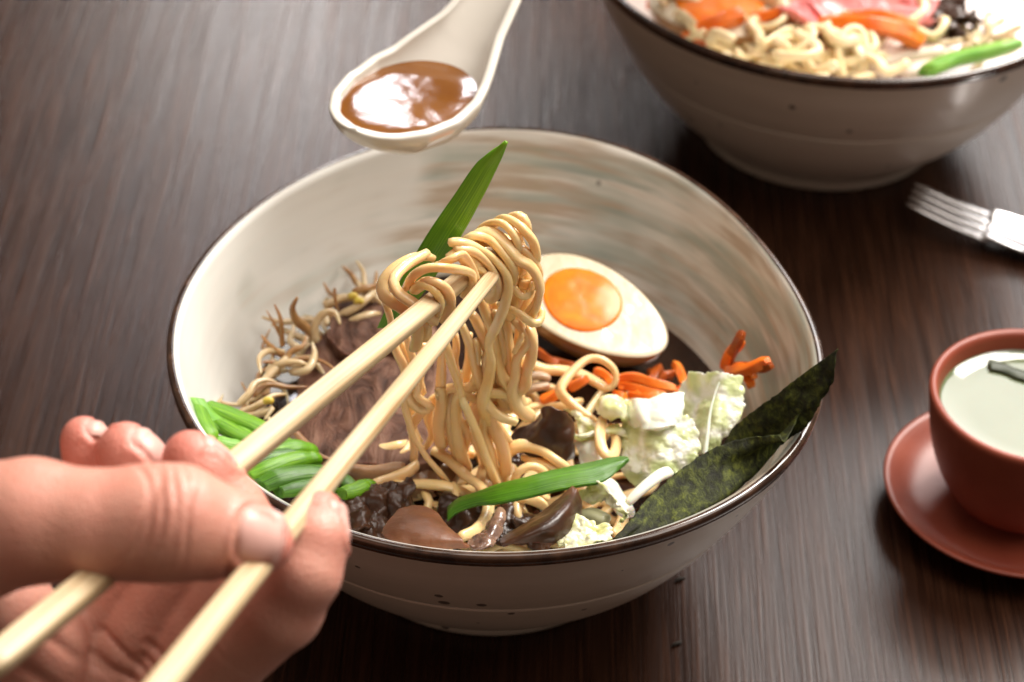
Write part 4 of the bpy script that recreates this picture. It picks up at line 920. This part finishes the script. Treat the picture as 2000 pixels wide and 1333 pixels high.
for i in range(46):
    t = sp.uniform(0, 1); cx = np.interp(t, [0, .25, .5, .75, 1], [280, 430, 560, 700, 920]); cy = np.interp(t, [0, .25, .5, .75, 1], [650, 430, 350, 190, 110])
    cx += sp.normal(0, 38); cy += sp.normal(0, 30); c = un(*z2(cx, cy), z=sp.uniform(5.0, 6.1)); th = sp.uniform(0, 2*math.pi); P = [c]
    for k in range(3):
        th += sp.normal(0, .7); c = c + np.array([math.cos(th)*.6, math.sin(th)*.6, sp.normal(0, .15)])
        if math.hypot(c[0], c[1]) > 8.3: c[:2] *= 8.3 / math.hypot(c[0], c[1])
        P.append(c)
    sprout(P, sp.uniform(.08, .17), 's' if sp.random() < .55 else 'b', None)
for P0, z_ in (((345, 630), 6.5), ((770, 105), 6.6), ((800, 130), 6.5)):
    c = un(*z2(*P0), z=z_); V, F = tube_geo(cr([c, c + (.14, .05, .04), c + (.28, .02, 0)], 9), .11, seg=9)
    tag(mesh('sprout_head', V, F, m_yellow), 'yellow sprout head on the sprout heap', 'bean sprout', 'yellow sprout heads')

# ------------------------------------------------------------------ chopsticks
def chopstick(p_tip, p_end, w0, w1, label, power, phase):
    e = p_end - p_tip; Ln = np.linalg.norm(e); ex = e / Ln
    n = 60; t = np.linspace(0, 1, n)
    X = np.stack([t * Ln, 0*t, 0*t], 1)
    w = w0 + (w1 - w0) * np.minimum(1, t * 1.25)
    V, F = tube_geo(X, w/2, w/2*0.86, seg=24, power=power, up=(0, 0, 1), phase=0, round_end=0.25)
    me_o = mesh('chopstick', V, F, m_bamboo, origin=(0, 0, 0))
    # frame: x along the stick, z towards the viewer (rolled by phase)
    z = -CF - ex * (-CF @ ex); z /= np.linalg.norm(z); y = np.cross(z, ex)
    c_, s_ = math.cos(phase), math.sin(phase); y, z = y*c_ + z*s_, z*c_ - y*s_
    me_o.matrix_world = Matrix(((ex[0], y[0], z[0], p_tip[0]*S), (ex[1], y[1], z[1], p_tip[1]*S), (ex[2], y[2], z[2], p_tip[2]*S), (0, 0, 0, 1)))
    tag(me_o, label, 'chopstick', 'bamboo chopsticks')
    return me_o
D_END = 46.0
A0, A1 = un(960, 498, y=-2.9), un(0, 1284, d=D_END + 1.0)
B0, B1 = un(975, 523, y=YP - 0.35), un(320, 1333, d=D_END)
B1 = B0 + (B1 - B0) * 1.12; A1 = A0 + (A1 - A0) * 1.02
chopstick(A0, A1, 0.49, 0.63, 'farther bamboo chopstick, the upper one passing behind the thumb', 4.0, 0.35)
chopstick(B0, B1, 0.39, 0.61, 'nearer bamboo chopstick held between thumb tip and index finger', 2.6, 0.1)

# ------------------------------------------------------------------ spoon with soup
def make_spoon():
    m = simple('white_porcelain', (0.72, 0.68, 0.60), (0.78, 0.74, 0.67), 30, 0.12, 0, coat=0.5, coatr=0.05)
    c = un(800, 192, z=12.0)                                  # centre of the soup
    ax = un(940, 60, z=12.3) - un(690, 245, z=12.0); ax[2] = 0; ax /= np.linalg.norm(ax)
    sd = np.array([-ax[1], ax[0], 0.0]); up = np.array([0, 0, 1.0])
    e = empty('soup_spoon', c + up * (-1.2), 'white porcelain soup spoon full of broth held above the front bowl', 'spoon')
    n, m2 = 90, 40; V = []; F = []
    for i in range(n):
        s = i / (n - 1); x = -2.85 + s * 14.5
        hw = np.interp(x, [-2.85, -2.7, -2.3, -1.5, -0.4, 0.8, 2.0, 3.2, 4.6, 7, 11.65], [0.05, 0.75, 1.35, 1.9, 2.2, 2.15, 1.75, 1.25, 0.95, 0.85, 0.95])
        dp = np.interp(x, [-2.85, -2.5, -1.5, 0, 1.5, 3.0, 5, 11.65], [0.02, 0.7, 1.35, 1.6, 1.5, 1.0, 0.45, 0.3])
        rz = np.interp(x, [-2.85, 0, 1.5, 3.0, 5, 8, 11.65], [0.25, 0.25, 0.45, 1.1, 2.2, 3.6, 4.8])
        for j in range(m2):
            v = -1 + 2*j/(m2-1)
            V.append(c + ax*x + sd*hw*math.sin(v*math.pi/2) + up*(rz - dp*(math.cos(v*math.pi/2))**0.9))
    for i in range(n-1):
        for j in range(m2-1): F.append((i*m2+j, (i+1)*m2+j, (i+1)*m2+j+1, i*m2+j+1))
    o = mesh('spoon_body', V, F, m, parent=e); modif(o, 0.30, 1, 1.0)
    V, F = [], []; seg, rings = 80, 20; r_ = np.random.default_rng(2)
    for i in range(1, rings+1):
        for j in range(seg):
            a = 2*math.pi*j/seg; q = i/rings
            x = 0.05 + 2.42*q*math.cos(a); y = (1.93 - 0.18*math.cos(a))*q*math.sin(a)
            p = c + ax*x + sd*y; V.append(p + up*(0.004*fbm(p, 1.1, 2, 4)*(1 - q**4) - 0.03*(1-q**6)))
    for i in range(rings-1):
        for j in range(seg): k = (j+1) % seg; F.append((i*seg+j, (i+1)*seg+j, (i+1)*seg+k, i*seg+k))
    V.append(c - up*0.03); F += [(len(V)-1, j, (j+1) % seg) for j in range(seg)]
    ms, N, L, b = Mat('spoon_soup_mat')
    L.new(ramp(N, L, tex(N, L, 40), [(0.3, (0.13, 0.042, 0.006)), (0.7, (0.20, 0.075, 0.012))]), b.inputs['Base Color'])
    setp(b, rough=0.06, spec=0.5); bump(N, L, b, tex(N, L, 220, detail=2), 0.03, 0.0006)
    tag(mesh('soup_in_spoon', V, F, ms), 'amber brown broth in the white spoon reflecting the window', 'broth')
    return c, ax, sd
SPC, SPA, SPS = make_spoon()

# ------------------------------------------------------------------ tea cup, saucer, tea
m_clay = simple('red_clay', (0.24, 0.048, 0.026), (0.30, 0.068, 0.036), 40, 0.40, 0.15, 900)
cc = un(2027, 770, z=4.9); cx, cy = cc[0], cc[1]
e = empty('tea_cup', (cx, cy, 0.6), 'red clay tea cup of pale green tea at the right edge', 'cup')
prof = [(r_*1.15, z_) for r_, z_ in [(0.02, 0.75), (1.5, 0.72), (1.62, 0.75), (1.9, 1.0), (2.35, 1.9), (2.68, 3.0), (2.86, 4.2), (2.93, 4.75), (2.88, 4.9), (2.76, 4.9), (2.68, 4.75), (2.58, 4.2), (2.4, 3.0), (1.9, 1.7), (0.02, 1.3)]]
V, F = revolve_geo(smoothprof(prof, 90), 120, center=(cx, cy, 0)); mesh('cup_wall', V, F, m_clay, parent=e)
V, F = revolve_geo(smoothprof([(0.02, 0.12), (2.0, 0.10), (2.3, 0.12), (3.3, 0.35), (4.1, 0.85), (4.32, 1.05), (4.25, 1.13), (4.05, 1.03), (3.3, 0.62), (2.2, 0.5), (1.0, 0.48), (0.02, 0.48)], 70), 120, center=(cx, cy, 0))
tag(mesh('saucer', V, F, m_clay, origin=(cx, cy, 0.1)), 'red clay saucer under the tea cup', 'saucer')
V, F = revolve_geo([(0.02, 4.25), (1, 4.25), (2, 4.25), (2.9, 4.25), (2.99, 4.30)], 90, center=(cx, cy, 0))
tag(mesh('tea', V, F, simple('green_tea_mat', (0.125, 0.145, 0.07), (0.15, 0.17, 0.09), 20, 0.06, 0, sss=0.4, ssss=0.01)), 'pale green tea filling the clay cup', 'tea')
P = [un(x, y, z=4.33) for x, y in ((1932, 716), (1960, 722), (1985, 733), (2030, 745))]
o = loft('tea_leaf', [[p + (0, .35, 0) for p in P], [p + (0, .1, .05) for p in P], [p + (0, -.15, 0) for p in P]], 20, 10, simple('tea_leaf_mat', (0.02, 0.03, 0.012), (0.04, 0.05, 0.02), 60, 0.4), 0.03)
tag(o, 'dark tea leaf floating at the back of the cup', 'leaf')

# ------------------------------------------------------------------ fork
def make_fork():
    m = Mat('steel')[0]; b = m.node_tree.nodes['Principled BSDF']; setp(b, color=(0.62, 0.60, 0.60), metal=1.0, rough=0.16)
    tip = un(1778, 384, z=1.2); nk = un(2000, 446, z=0.9); ax = nk - tip; ax[2] = 0; ax /= np.linalg.norm(ax); sd = np.array([ax[1], -ax[0], 0.]); up = np.array([0, 0, 1.])
    e = empty('fork', tip + ax*5 - up*0.8, 'polished steel fork lying on the table behind the tea cup', 'fork')
    def prof(x):   # height of the fork's centre line along its length
        return np.interp(x, [0, 2, 4.5, 6.5, 9, 14, 19], [1.3, 0.75, 0.35, 0.55, 1.1, 0.8, 0.35])
    for k in range(4):
        off = (k - 1.5) * 0.50
        P = [tip*[1, 1, 0] + ax*x + sd*off*(0.92 + 0.03*x) + up*prof(x) for x in (0, .8, 1.6, 2.4, 3.2)]
        V, F = tube_geo(cr(P, 24), np.interp(np.linspace(0, 1, 24), [0, .15, 1], [.05, .14, .19]), 0.09, seg=10, power=3, up=up)
        mesh('tine', V, F, m, parent=e)
    V, F = [], []; n, m2 = 70, 14
    for i in range(n):
        x = 2.9 + 16.0*i/(n-1); hw = np.interp(x, [2.9, 4.8, 6.8, 8, 10, 14, 17.5, 18.9], [0.92, 1.08, .95, .45, .32, .55, .9, .45])
        for j in range(m2):
            v = -1 + 2*j/(m2-1); V.append(tip*[1, 1, 0] + ax*x + sd*hw*v + up*(prof(x) + 0.22*(v*v if x < 8 else -v*v*0.3)))
    for i in range(n-1):
        for j in range(m2-1): F.append((i*m2+j, (i+1)*m2+j, (i+1)*m2+j+1, i*m2+j+1))
    modif(mesh('fork_body', V, F, m, parent=e), 0.18, 1, 0)
make_fork()

# ------------------------------------------------------------------ contents of the rear bowl
BX, BY = 12.239, 24.539; r2 = np.random.default_rng(21)
m_noodle_p = simple('pale_noodle_mat', (0.84, 0.66, 0.36), (0.90, 0.76, 0.50), 60, 0.3, 0.1, sss=0.2, ssss=0.004)
def inb(px, py, z): return un(px, py, z=z)
for i in range(60):
    c = inb(r2.uniform(1370, 1700), r2.uniform(60, 145), r2.uniform(6.0, 7.0)); th = r2.uniform(0, 2*math.pi); P = [c]; zt = 7.9
    for k in range(6):
        th += r2.normal(0.5, .5); c = c + np.array([math.cos(th)*.8, math.sin(th)*.7, r2.normal(.15, .3)]); c[2] = min(max(c[2], 5.8), zt)
        d = np.array([c[0]-BX, c[1]-BY]); rr = np.hypot(*d)
        if rr > 8.2: c[0], c[1] = BX + d[0]*8.2/rr, BY + d[1]*8.2/rr
        P.append(c)
    noodle(P, .23, 'pale blurred noodle strand heaped at the front of the rear bowl', 'noodle strands in the rear bowl', mat=m_noodle_p, dens=4)
noodle([inb(1650, 150, 6.8), inb(1640, 100, 7.6), inb(1655, 62, 8.0), inb(1680, 60, 8.0), inb(1690, 95, 7.6), inb(1685, 145, 6.9)], .25, 'noodle loop standing up beside the heap in the rear bowl', 'noodle strands in the rear bowl', mat=m_noodle_p)
def rcar(P, lab, w=.28): carrot([inb(*p) for p in P], lab, m_carrot, w, 'carrot strips in the rear bowl')
rcar([(1335, 78, 7.0), (1370, 62, 7.4), (1410, 45, 7.7), (1450, 28, 7.9)], 'blurred carrot strip left of the rear noodle heap', .38)
rcar([(1350, 90, 6.8), (1400, 68, 7.2), (1440, 50, 7.4)], 'lower blurred carrot strip at the left of the rear heap', .34)
rcar([(1470, 35, 7.6), (1520, 28, 7.8), (1560, 32, 7.8)], 'blurred carrot strip behind the rear noodle heap', .26)
rcar([(1600, 45, 7.8), (1680, 45, 8.0), (1750, 60, 7.8), (1800, 85, 7.4)], 'long blurred carrot strip right of the rear heap', .36)
rcar([(1640, 35, 7.9), (1720, 32, 8.1), (1790, 55, 7.9)], 'carrot strip lying on the pink meat in the rear bowl', .28)
rcar([(1265, 8, 6.8), (1300, 10, 6.9), (1340, 6, 6.9)], 'carrot strip at the left wall of the rear bowl', .30)
m_pink = simple('pink_meat_mat', (0.62, 0.13, 0.13), (0.80, 0.34, 0.32), 70, 0.25, 0.3, sss=0.3, ssss=0.004)
for k, (px, py, z_, w_) in enumerate([(1600, 15, 7.9, 1.6), (1660, 20, 7.8, 1.5), (1740, 12, 7.6, 1.7), (1620, 105, 7.0, .8), (1800, 30, 7.3, 1.2)]):
    c = inb(px, py, z_); P = [c + w_*np.array([math.cos(a)*1.0, math.sin(a)*.8, .25*math.sin(a*2+k)]) for a in np.linspace(0, 2*math.pi, 9)[:-1]]
    o = blob_disc('pink_meat_slice', P, 0.35, m_pink, .12, 1.2, k, rings=12, seg=50)
    tag(o, ['pink meat slice, leftmost in the rear bowl', 'pink meat slice second from the left in the rear bowl', 'wide pink meat slice under the carrot strip', 'small pink scrap inside the rear noodle loop', 'pink meat slice touching the dark mushrooms'][k], 'meat slice')
e2c = inb(1405, 2, 7.7); make_egg(e2c, np.array([1., .1, 0]), np.array([0., 1, .1]), 2.6, 2.1, 'halved egg with orange yolk in the rear bowl, cut by the top of the photo', 0.0)
for k, (px, py, z_, s_) in enumerate([(1830, 55, 7.2, .9), (1870, 30, 7.4, 1.0), (1880, 70, 7.0, .8), (1850, 15, 7.5, .9), (1920, 85, 6.9, .6)]):
    c = inb(px, py, z_); rows = [[c + s_*np.array([u, v, .4*math.cos(2.5*v + u*2 + k)]) for u in (-.8, -.3, .3, .8)] for v in (-.7, -.2, .2, .7)]
    o = loft('wood_ear_mushroom', rows, 24, 24, m_ear, .12, .25, 1.0, 40 + k, .15, 1.8)
    tag(o, ['dark mushroom at the left of the rear bowl mushroom pile', 'dark mushroom on top of the rear pile', 'dark mushroom at the front of the rear pile', 'dark mushroom at the back of the rear pile', 'small dark mushroom scrap over the rear green leaf'][k], 'mushroom')
for k in range(12):
    c = inb(1890 + r2.uniform(-30, 50), 75 + r2.uniform(-30, 25), 7.2); th = r2.uniform(0, 6.3); P = [c]
    for q in range(3): th += r2.normal(0, .6); c = c + np.array([math.cos(th)*.8, math.sin(th)*.6, r2.normal(0, .2)]); P.append(c)
    V, F = tube_geo(cr(P, 18), .13, seg=8); tag(mesh('bean_sprout', V, F, m_sprout), 'blurred sprout over the dark mushrooms of the rear bowl', 'bean sprout', 'bean sprouts in the rear bowl')
P = [inb(1800, 143, 7.2), inb(1860, 118, 7.4), inb(1920, 105, 7.6), inb(1990, 85, 7.9)]
onion_leaf(P, .75, m_onion_pale, 'blurred bright green leaf at the right of the rear bowl', .4, up=CU, taper0=.3, taper1=.6)
for P, lab in [([(1700, 120, 6.8), (1760, 105, 6.9), (1840, 95, 7.0)], 'pale radish strip between loop and green leaf'), ([(1760, 140, 6.6), (1820, 122, 6.7), (1870, 108, 6.8)], 'lower pale radish strip behind the rear green leaf'), ([(1720, 145, 6.5), (1740, 110, 6.8), (1760, 80, 7.0)], 'upright pale radish strip right of the rear noodle loop')]:
    V, F = tube_geo(cr([inb(*p) for p in P], 20), .5, .25, seg=10, power=3); tag(mesh('radish_strip', V, F, simple('radish_mat', (0.70, 0.56, 0.44), (0.80, 0.68, 0.58), 40, 0.3)), lab, 'radish strip')
# ------------------------------------------------------------------ hands
def smin(a, b, k):
    h = np.maximum(k - np.abs(a - b), 0) / k
    return np.minimum(a, b) - h * h * h * k / 6.0

def build_hand(name, label, chains, palm, nails, wrinkles, h, mat, mat_nail, tipn=0.9):
    """chains: list of (k, [(point, radius)...]); palm: the same. Points in cm. One skin over everything."""
    allp = np.array([p for k, c in chains + [palm] for p, r in c]); allr = max(r for k, c in chains + [palm] for p, r in c)
    Rm = np.stack([CR, CU, -CF])                       # grid axes
    loc = allp @ Rm.T
    lo, hi = loc.min(0) - allr - 0.5, loc.max(0) + allr + 0.5
    dims = np.ceil((hi - lo) / h).astype(int) + 1
    def field(k, c):
        f = np.full(dims, 9.0, np.float32)
        for (p, r), (q, s) in zip(c[:-1], c[1:]):
            a, b = Rm @ np.array(p), Rm @ np.array(q); mr = max(r, s) + 0.9
            i0 = np.maximum(0, np.floor((np.minimum(a, b) - mr - lo) / h).astype(int)); i1 = np.minimum(dims, np.ceil((np.maximum(a, b) + mr - lo) / h).astype(int) + 1)
            gx, gy, gz = [lo[t] + h*np.arange(i0[t], i1[t]) for t in range(3)]
            X, Y, Z = np.meshgrid(gx, gy, gz, indexing='ij')
            ab = b - a; L2 = ab @ ab
            t = np.clip(((X-a[0])*ab[0] + (Y-a[1])*ab[1] + (Z-a[2])*ab[2]) / L2, 0, 1)
            t2 = t*t*(3-2*t)*0.5 + t*0.5
            d = np.sqrt((X-a[0]-t*ab[0])**2 + (Y-a[1]-t*ab[1])**2 + (Z-a[2]-t*ab[2])**2) - (r + (s-r)*t2)
            sl = tuple(slice(i0[t], i1[t]) for t in range(3))
            f[sl] = smin(f[sl], d.astype(np.float32), k)
        return f
    P = field(*palm)
    TH = field(*chains[0])
    FG = None
    for c in chains[1:]:
        q = field(*c); FG = q if FG is None else smin(FG, q, 0.10)
    F_ = smin(smin(TH, P, 0.9), smin(FG, P, 0.7), 0.10)
    V, Q = surface_nets(F_, lo, h)
    V = V @ Rm
    # keep only the one connected body facing: smooth a little
    nV = len(V); 
    E = np.vstack([Q[:, [0, 1]], Q[:, [1, 2]], Q[:, [2, 3]], Q[:, [3, 0]]])
    for lam in (0.55, 0.55, 0.5, 0.5):
        acc = np.zeros_like(V); cnt = np.zeros(nV)
        np.add.at(acc, E[:, 0], V[E[:, 1]]); np.add.at(acc, E[:, 1], V[E[:, 0]])
        np.add.at(cnt, E[:, 0], 1); np.add.at(cnt, E[:, 1], 1)
        V = V + lam * (acc / cnt[:, None] - V)
    def normals():
        n = np.zeros_like(V); fn = np.cross(V[Q[:, 2]] - V[Q[:, 0]], V[Q[:, 3]] - V[Q[:, 1]])
        for c in range(4): np.add.at(n, Q[:, c], fn)
        return n / (np.linalg.norm(n, axis=1)[:, None] + 1e-9)
    Nn = normals()
    ctr = V.mean(0)
    # wrinkles: grooves across a finger (centre, axis, normal, half length, spacing list, depth, width)
    for (c, ax, nn, rad, offs, dep, wd) in wrinkles:
        ax = ax/np.linalg.norm(ax); D = V - c; s = D @ ax; far = np.linalg.norm(D, axis=1)
        lat = np.cross(ax, nn); lat /= np.linalg.norm(lat); l = D @ lat
        m = np.clip(1 - (far/rad)**4, 0, 1) * np.clip((Nn @ (nn/np.linalg.norm(nn)))*1.5, 0, 1)
        for o_ in offs:
            ss = s - o_ - 0.06*np.sin(l*3 + o_*9) - 0.05*l*l*np.sign(o_)
            V -= Nn * (dep * np.exp(-(ss/wd)**2) * m)[:, None]
    for (c, a, nn, hl, hw) in nails:
        nn = nn/np.linalg.norm(nn); a = a - nn*(a@nn); a /= np.linalg.norm(a); b = np.cross(nn, a)
        D = V - c; u, v, hh = D@a, D@b, D@nn; m = (np.abs(hh) < 0.7) & ((Nn@nn) > 0.1)
        q = ((np.abs(u)/hl)**3 + (np.abs(v)/hw)**3)**(1/3)
        V += Nn * (m * (-0.045*np.exp(-((q-1.04)/0.10)**2) + 0.05*np.exp(-((q-1.28)/0.14)**2) * (u < hl*0.6)))[:, None]
    red = np.zeros(nV)
    for k, c in chains:
        p, r = c[-1]; red = np.maximum(red, np.exp(-(np.linalg.norm(V - p, axis=1)/(r*2.0))**2))
    base_faces = Q.tolist(); fm = [0]*len(base_faces); VV = [V]; off = nV; reds = [red]
    for (c, a, nn, hl, hw) in nails:
        nn = nn/np.linalg.norm(nn); a = a - nn*(a@nn); a /= np.linalg.norm(a); b = np.cross(nn, a)
        gu, gv = 22, 22; P_ = []
        # nearest skin point under each nail point
        sel = np.linalg.norm(V - c, axis=1) < 1.6; Vs, Ns = V[sel], Nn[sel]
        keep = ((Ns @ nn) > 0.25) & (np.abs((Vs - c) @ nn) < 0.55); Vs = Vs[keep]; U = np.stack([(Vs-c)@a, (Vs-c)@b], 1); H_ = (Vs-c)@nn
        for i in range(gu):
            for j in range(gv):
                x, y = -1 + 2*i/(gu-1), -1 + 2*j/(gv-1)
                # square to rounded nail shape
                xx, yy = x*math.sqrt(1 - 0.36*y*y), y*math.sqrt(1 - 0.30*x*x)
                pu, pv = xx*hl, yy*hw
                w = np.exp(-((U[:, 0]-pu)**2 + (U[:, 1]-pv)**2)/(0.11**2)) + 1e-12
                hgt = (w*H_).sum()/w.sum()
                e = max(abs(x), abs(y))
                P_.append(c + a*pu + b*pv + nn*(hgt + (0.030 if e < 0.86 else 0.030 - 0.07*(e-0.86)/0.14) + (0.02 if x > 0.6 else 0)))
        VV.append(np.array(P_)); reds.append(np.zeros(len(P_)))
        for i in range(gu-1):
            for j in range(gv-1): base_faces.append([off+i*gv+j, off+(i+1)*gv+j, off+(i+1)*gv+j+1, off+i*gv+j+1]); fm.append(1)
        off += gu*gv
    V2 = np.vstack(VV); rd = np.concatenate(reds)
    o = mesh(name, V2, base_faces, None, mats=[mat, mat_nail], fm=fm)
    at = o.data.attributes.new('redness', 'FLOAT', 'POINT'); at.data.foreach_set('value', rd.astype(np.float32))
    return tag(o, label, 'person')

m_skin, N_, L_, b_ = Mat('skin')
_at = N_.new('ShaderNodeAttribute'); _at.attribute_name = 'redness'
_c = ramp(N_, L_, tex(N_, L_, 55, detail=5), [(0.3, (0.60, 0.26, 0.19)), (0.7, (0.72, 0.39, 0.295))])
_c = mixc(N_, L_, ramp(N_, L_, tex(N_, L_, 22, detail=2), [(0.45, (0,)*3), (0.7, (0.5,)*3)]), _c, (0.62, 0.22, 0.16))
_mm = mixc(N_, L_, 0.0, _c, (0.64, 0.18, 0.14)); _rr = N_.new('ShaderNodeMath'); _rr.operation = 'MULTIPLY'; _rr.inputs[1].default_value = 0.75
L_.new(_at.outputs['Fac'], _rr.inputs[0]); L_.new(_rr.outputs[0], _mm.node.inputs[0])
L_.new(_mm, b_.inputs['Base Color']); setp(b_, rough=0.44, sss=0.25, ssss=0.0032, sssr=(1.0, 0.35, 0.2), coat=0.05)
_n1 = bump(N_, L_, b_, tex(N_, L_, 1300, kind='voronoi'), 0.3, 0.0005); bump(N_, L_, b_, tex(N_, L_, 160, detail=5), 0.2, 0.0012, _n1)
m_nail = simple('nail_mat', (0.66, 0.34, 0.29), (0.72, 0.42, 0.36), 50, 0.38, 0.0, spec=0.4)

hp = lambda x, y, d: un(x, y, d=d)
def ch(k, pts): return (k, [(hp(x, y, d), r) for x, y, d, r in pts])
thumb = ch(0.35, [(-240, 1130, 52.0, 1.9), (-60, 1040, 51.0, 1.48), (60, 1018, 50.6, 1.30), (180, 1028, 50.4, 1.16), (290, 1022, 50.3, 1.20), (345, 1022, 50.2, 1.20), (420, 1040, 50.5, 0.98), (480, 1052, 50.6, 0.82), (516, 1060, 50.7, 0.62)])
index = ch(0.30, [(300, 1440, 56.0, 1.25), (430, 1285, 54.9, 1.02), (548, 1190, 53.2, 0.92), (592, 1120, 52.6, 0.82), (612, 1055, 52.75, 0.76), (624, 1012, 53.2, 0.62)])
middle = ch(0.30, [(270, 1420, 56.3, 1.15), (390, 1230, 55.4, 0.88), (500, 1085, 54.6, 0.92), (455, 1000, 54.5, 0.76), (392, 925, 54.3, 0.76), (372, 895, 54.3, 0.64)])
ring = ch(0.30, [(150, 1430, 56.6, 1.15), (280, 1230, 55.8, 0.86), (385, 1075, 55.2, 0.88), (320, 980, 55.1, 0.74), (262, 905, 55.0, 0.74), (246, 880, 55.0, 0.66)])
pinky = ch(0.25, [(40, 1440, 56.8, 1.0), (170, 1240, 56.2, 0.74), (280, 1080, 55.8, 0.76), (220, 970, 55.7, 0.64), (174, 880, 55.6, 0.62), (164, 858, 55.6, 0.54)])
palm = ch(0.8, [(300, 1450, 56.6, 1.3), (60, 1440, 56.6, 1.5), (40, 1270, 55.0, 1.35), (-20, 1190, 53.6, 1.25), (-60, 1330, 55.5, 1.9), (-200, 1230, 53.8, 2.2), (-420, 1330, 52.5, 2.5), (-760, 1560, 50.5, 2.5), (-1050, 1760, 48.5, 2.7)])
av = lambda p, q: (hp(*q) - hp(*p)) / np.linalg.norm(hp(*q) - hp(*p))
tA = av((345, 1026, 50.3), (512, 1056, 51.0))
def nc(p, r, nn): nn = nn/np.linalg.norm(nn); return hp(*p) + nn*r
n1_, n2_ = CR*0.80 + CU*0.55 - CF*0.30, CR*0.9 + CF*0.1 + CU*0.1
nails = [(hp(512, 1046, 49.95), tA, -CF*1.0 + CU*0.12 + CR*0.16, 0.52, 0.60),
         (nc((172, 876, 55.6), .60, n1_), av((220, 970, 55.7), (164, 858, 55.6)), n1_, 0.46, 0.40),
         (nc((258, 900, 55.0), .70, n1_), av((320, 980, 55.1), (246, 880, 55.0)), n1_, 0.52, 0.48),
         (nc((385, 915, 54.3), .72, CR*.8 + CU*.6 + CF*.35), av((455, 1000, 54.5), (372, 895, 54.3)), CR*.8 + CU*.6 + CF*.35, 0.52, 0.5),
         (nc((620, 1030, 53.0), .70, n2_), av((592, 1120, 52.6), (624, 1012, 53.2)), n2_, 0.52, 0.48)]
wr = [(hp(318, 1000, 49.4), tA, -CF + CU*0.5, 1.5, (-0.42, -0.24, -0.08, 0.1, 0.28, 0.45), 0.055, 0.06),
      (hp(440, 1110, 50.2), tA, -CF - CU, 1.0, (0.0,), 0.08, 0.09),
      (hp(478, 1240, 54.2), av((430, 1285, 54.9), (545, 1185, 53.9)), -CF - CR*.3, 1.1, (-0.1, 0.14), 0.11, 0.08),
      (hp(575, 1130, 53.0), av((545, 1185, 53.9), (612, 1050, 53.3)), -CF, 1.0, (0.0, 0.16), 0.07, 0.07),
      (hp(350, 1290, 55.2), av((270, 1420, 56.3), (390, 1230, 55.4)), -CF, 1.0, (-0.3, 0.1), 0.13, 0.09),
      (hp(240, 1290, 55.4), av((150, 1430, 56.6), (280, 1230, 55.8)), -CF, 1.0, (-0.1, 0.3), 0.13, 0.09),
      (hp(60, 1300, 54.5), np.array(CU + CR), -CF, 2.2, (-0.9, 0.1, 0.9), 0.12, 0.12)]
build_hand('person', "hand in the foreground holding two bamboo chopsticks between thumb and curled fingers", [thumb, index, middle, ring, pinky], palm, nails, wr, 0.07, m_skin, m_nail)

# second person's hand pinching the spoon handle, nearly all of it above the picture
def sp_(x, s, z): return SPC + SPA*x + SPS*s + np.array([0, 0, z])
F2 = -1.0 if SPS @ CR > 0 else 1.0     # side of the handle away from the picture's right
def ch2(k, pts): return (k, [(sp_(a, -F2*b, c), r) for a, b, c, r in pts])
thumb2 = ch2(0.3, [(15, 1.0, 7.2, 1.4), (12.6, 0.3, 6.0, 1.05), (10.6, 0.0, 5.4, 0.95), (9.0, 0.0, 4.7, 0.66)])
ind2 = ch2(0.3, [(17, 3.2, 5.2, 1.2), (13.0, 3.4, 3.6, 0.92), (10.2, 2.4, 2.7, 0.82), (8.3, 1.35, 2.6, 0.62)])
mid2 = ch2(0.3, [(17.5, 3.0, 3.6, 1.2), (13.6, 3.6, 1.9, 0.92), (11.2, 2.4, 1.5, 0.82), (9.8, 0.9, 1.9, 0.66)])
rin2 = ch2(0.3, [(18.3, 2.6, 2.4, 1.1), (14.8, 3.2, 0.6, 0.86), (12.6, 2.0, 0.4, 0.78), (11.6, 0.6, 1.2, 0.62)])
pin2 = ch2(0.3, [(19, 2.0, 1.6, 1.0), (16.2, 2.6, -0.4, 0.76), (14.2, 1.6, -0.4, 0.68), (13.4, 0.5, 0.4, 0.54)])
palm2 = ch2(0.8, [(18, 3.0, 4.6, 1.5), (18.6, 1.6, 3.2, 1.6), (20.5, 0.6, 4.8, 2.2), (23, 0.5, 6.0, 2.3), (30, 0.5, 8.5, 2.6)])
nl = []
build_hand('person', "fingertip of a second person holding the spoon handle at the top edge of the photo", [thumb2, ind2, mid2, rin2, pin2], palm2, nl, [], 0.12, m_skin, m_nail)
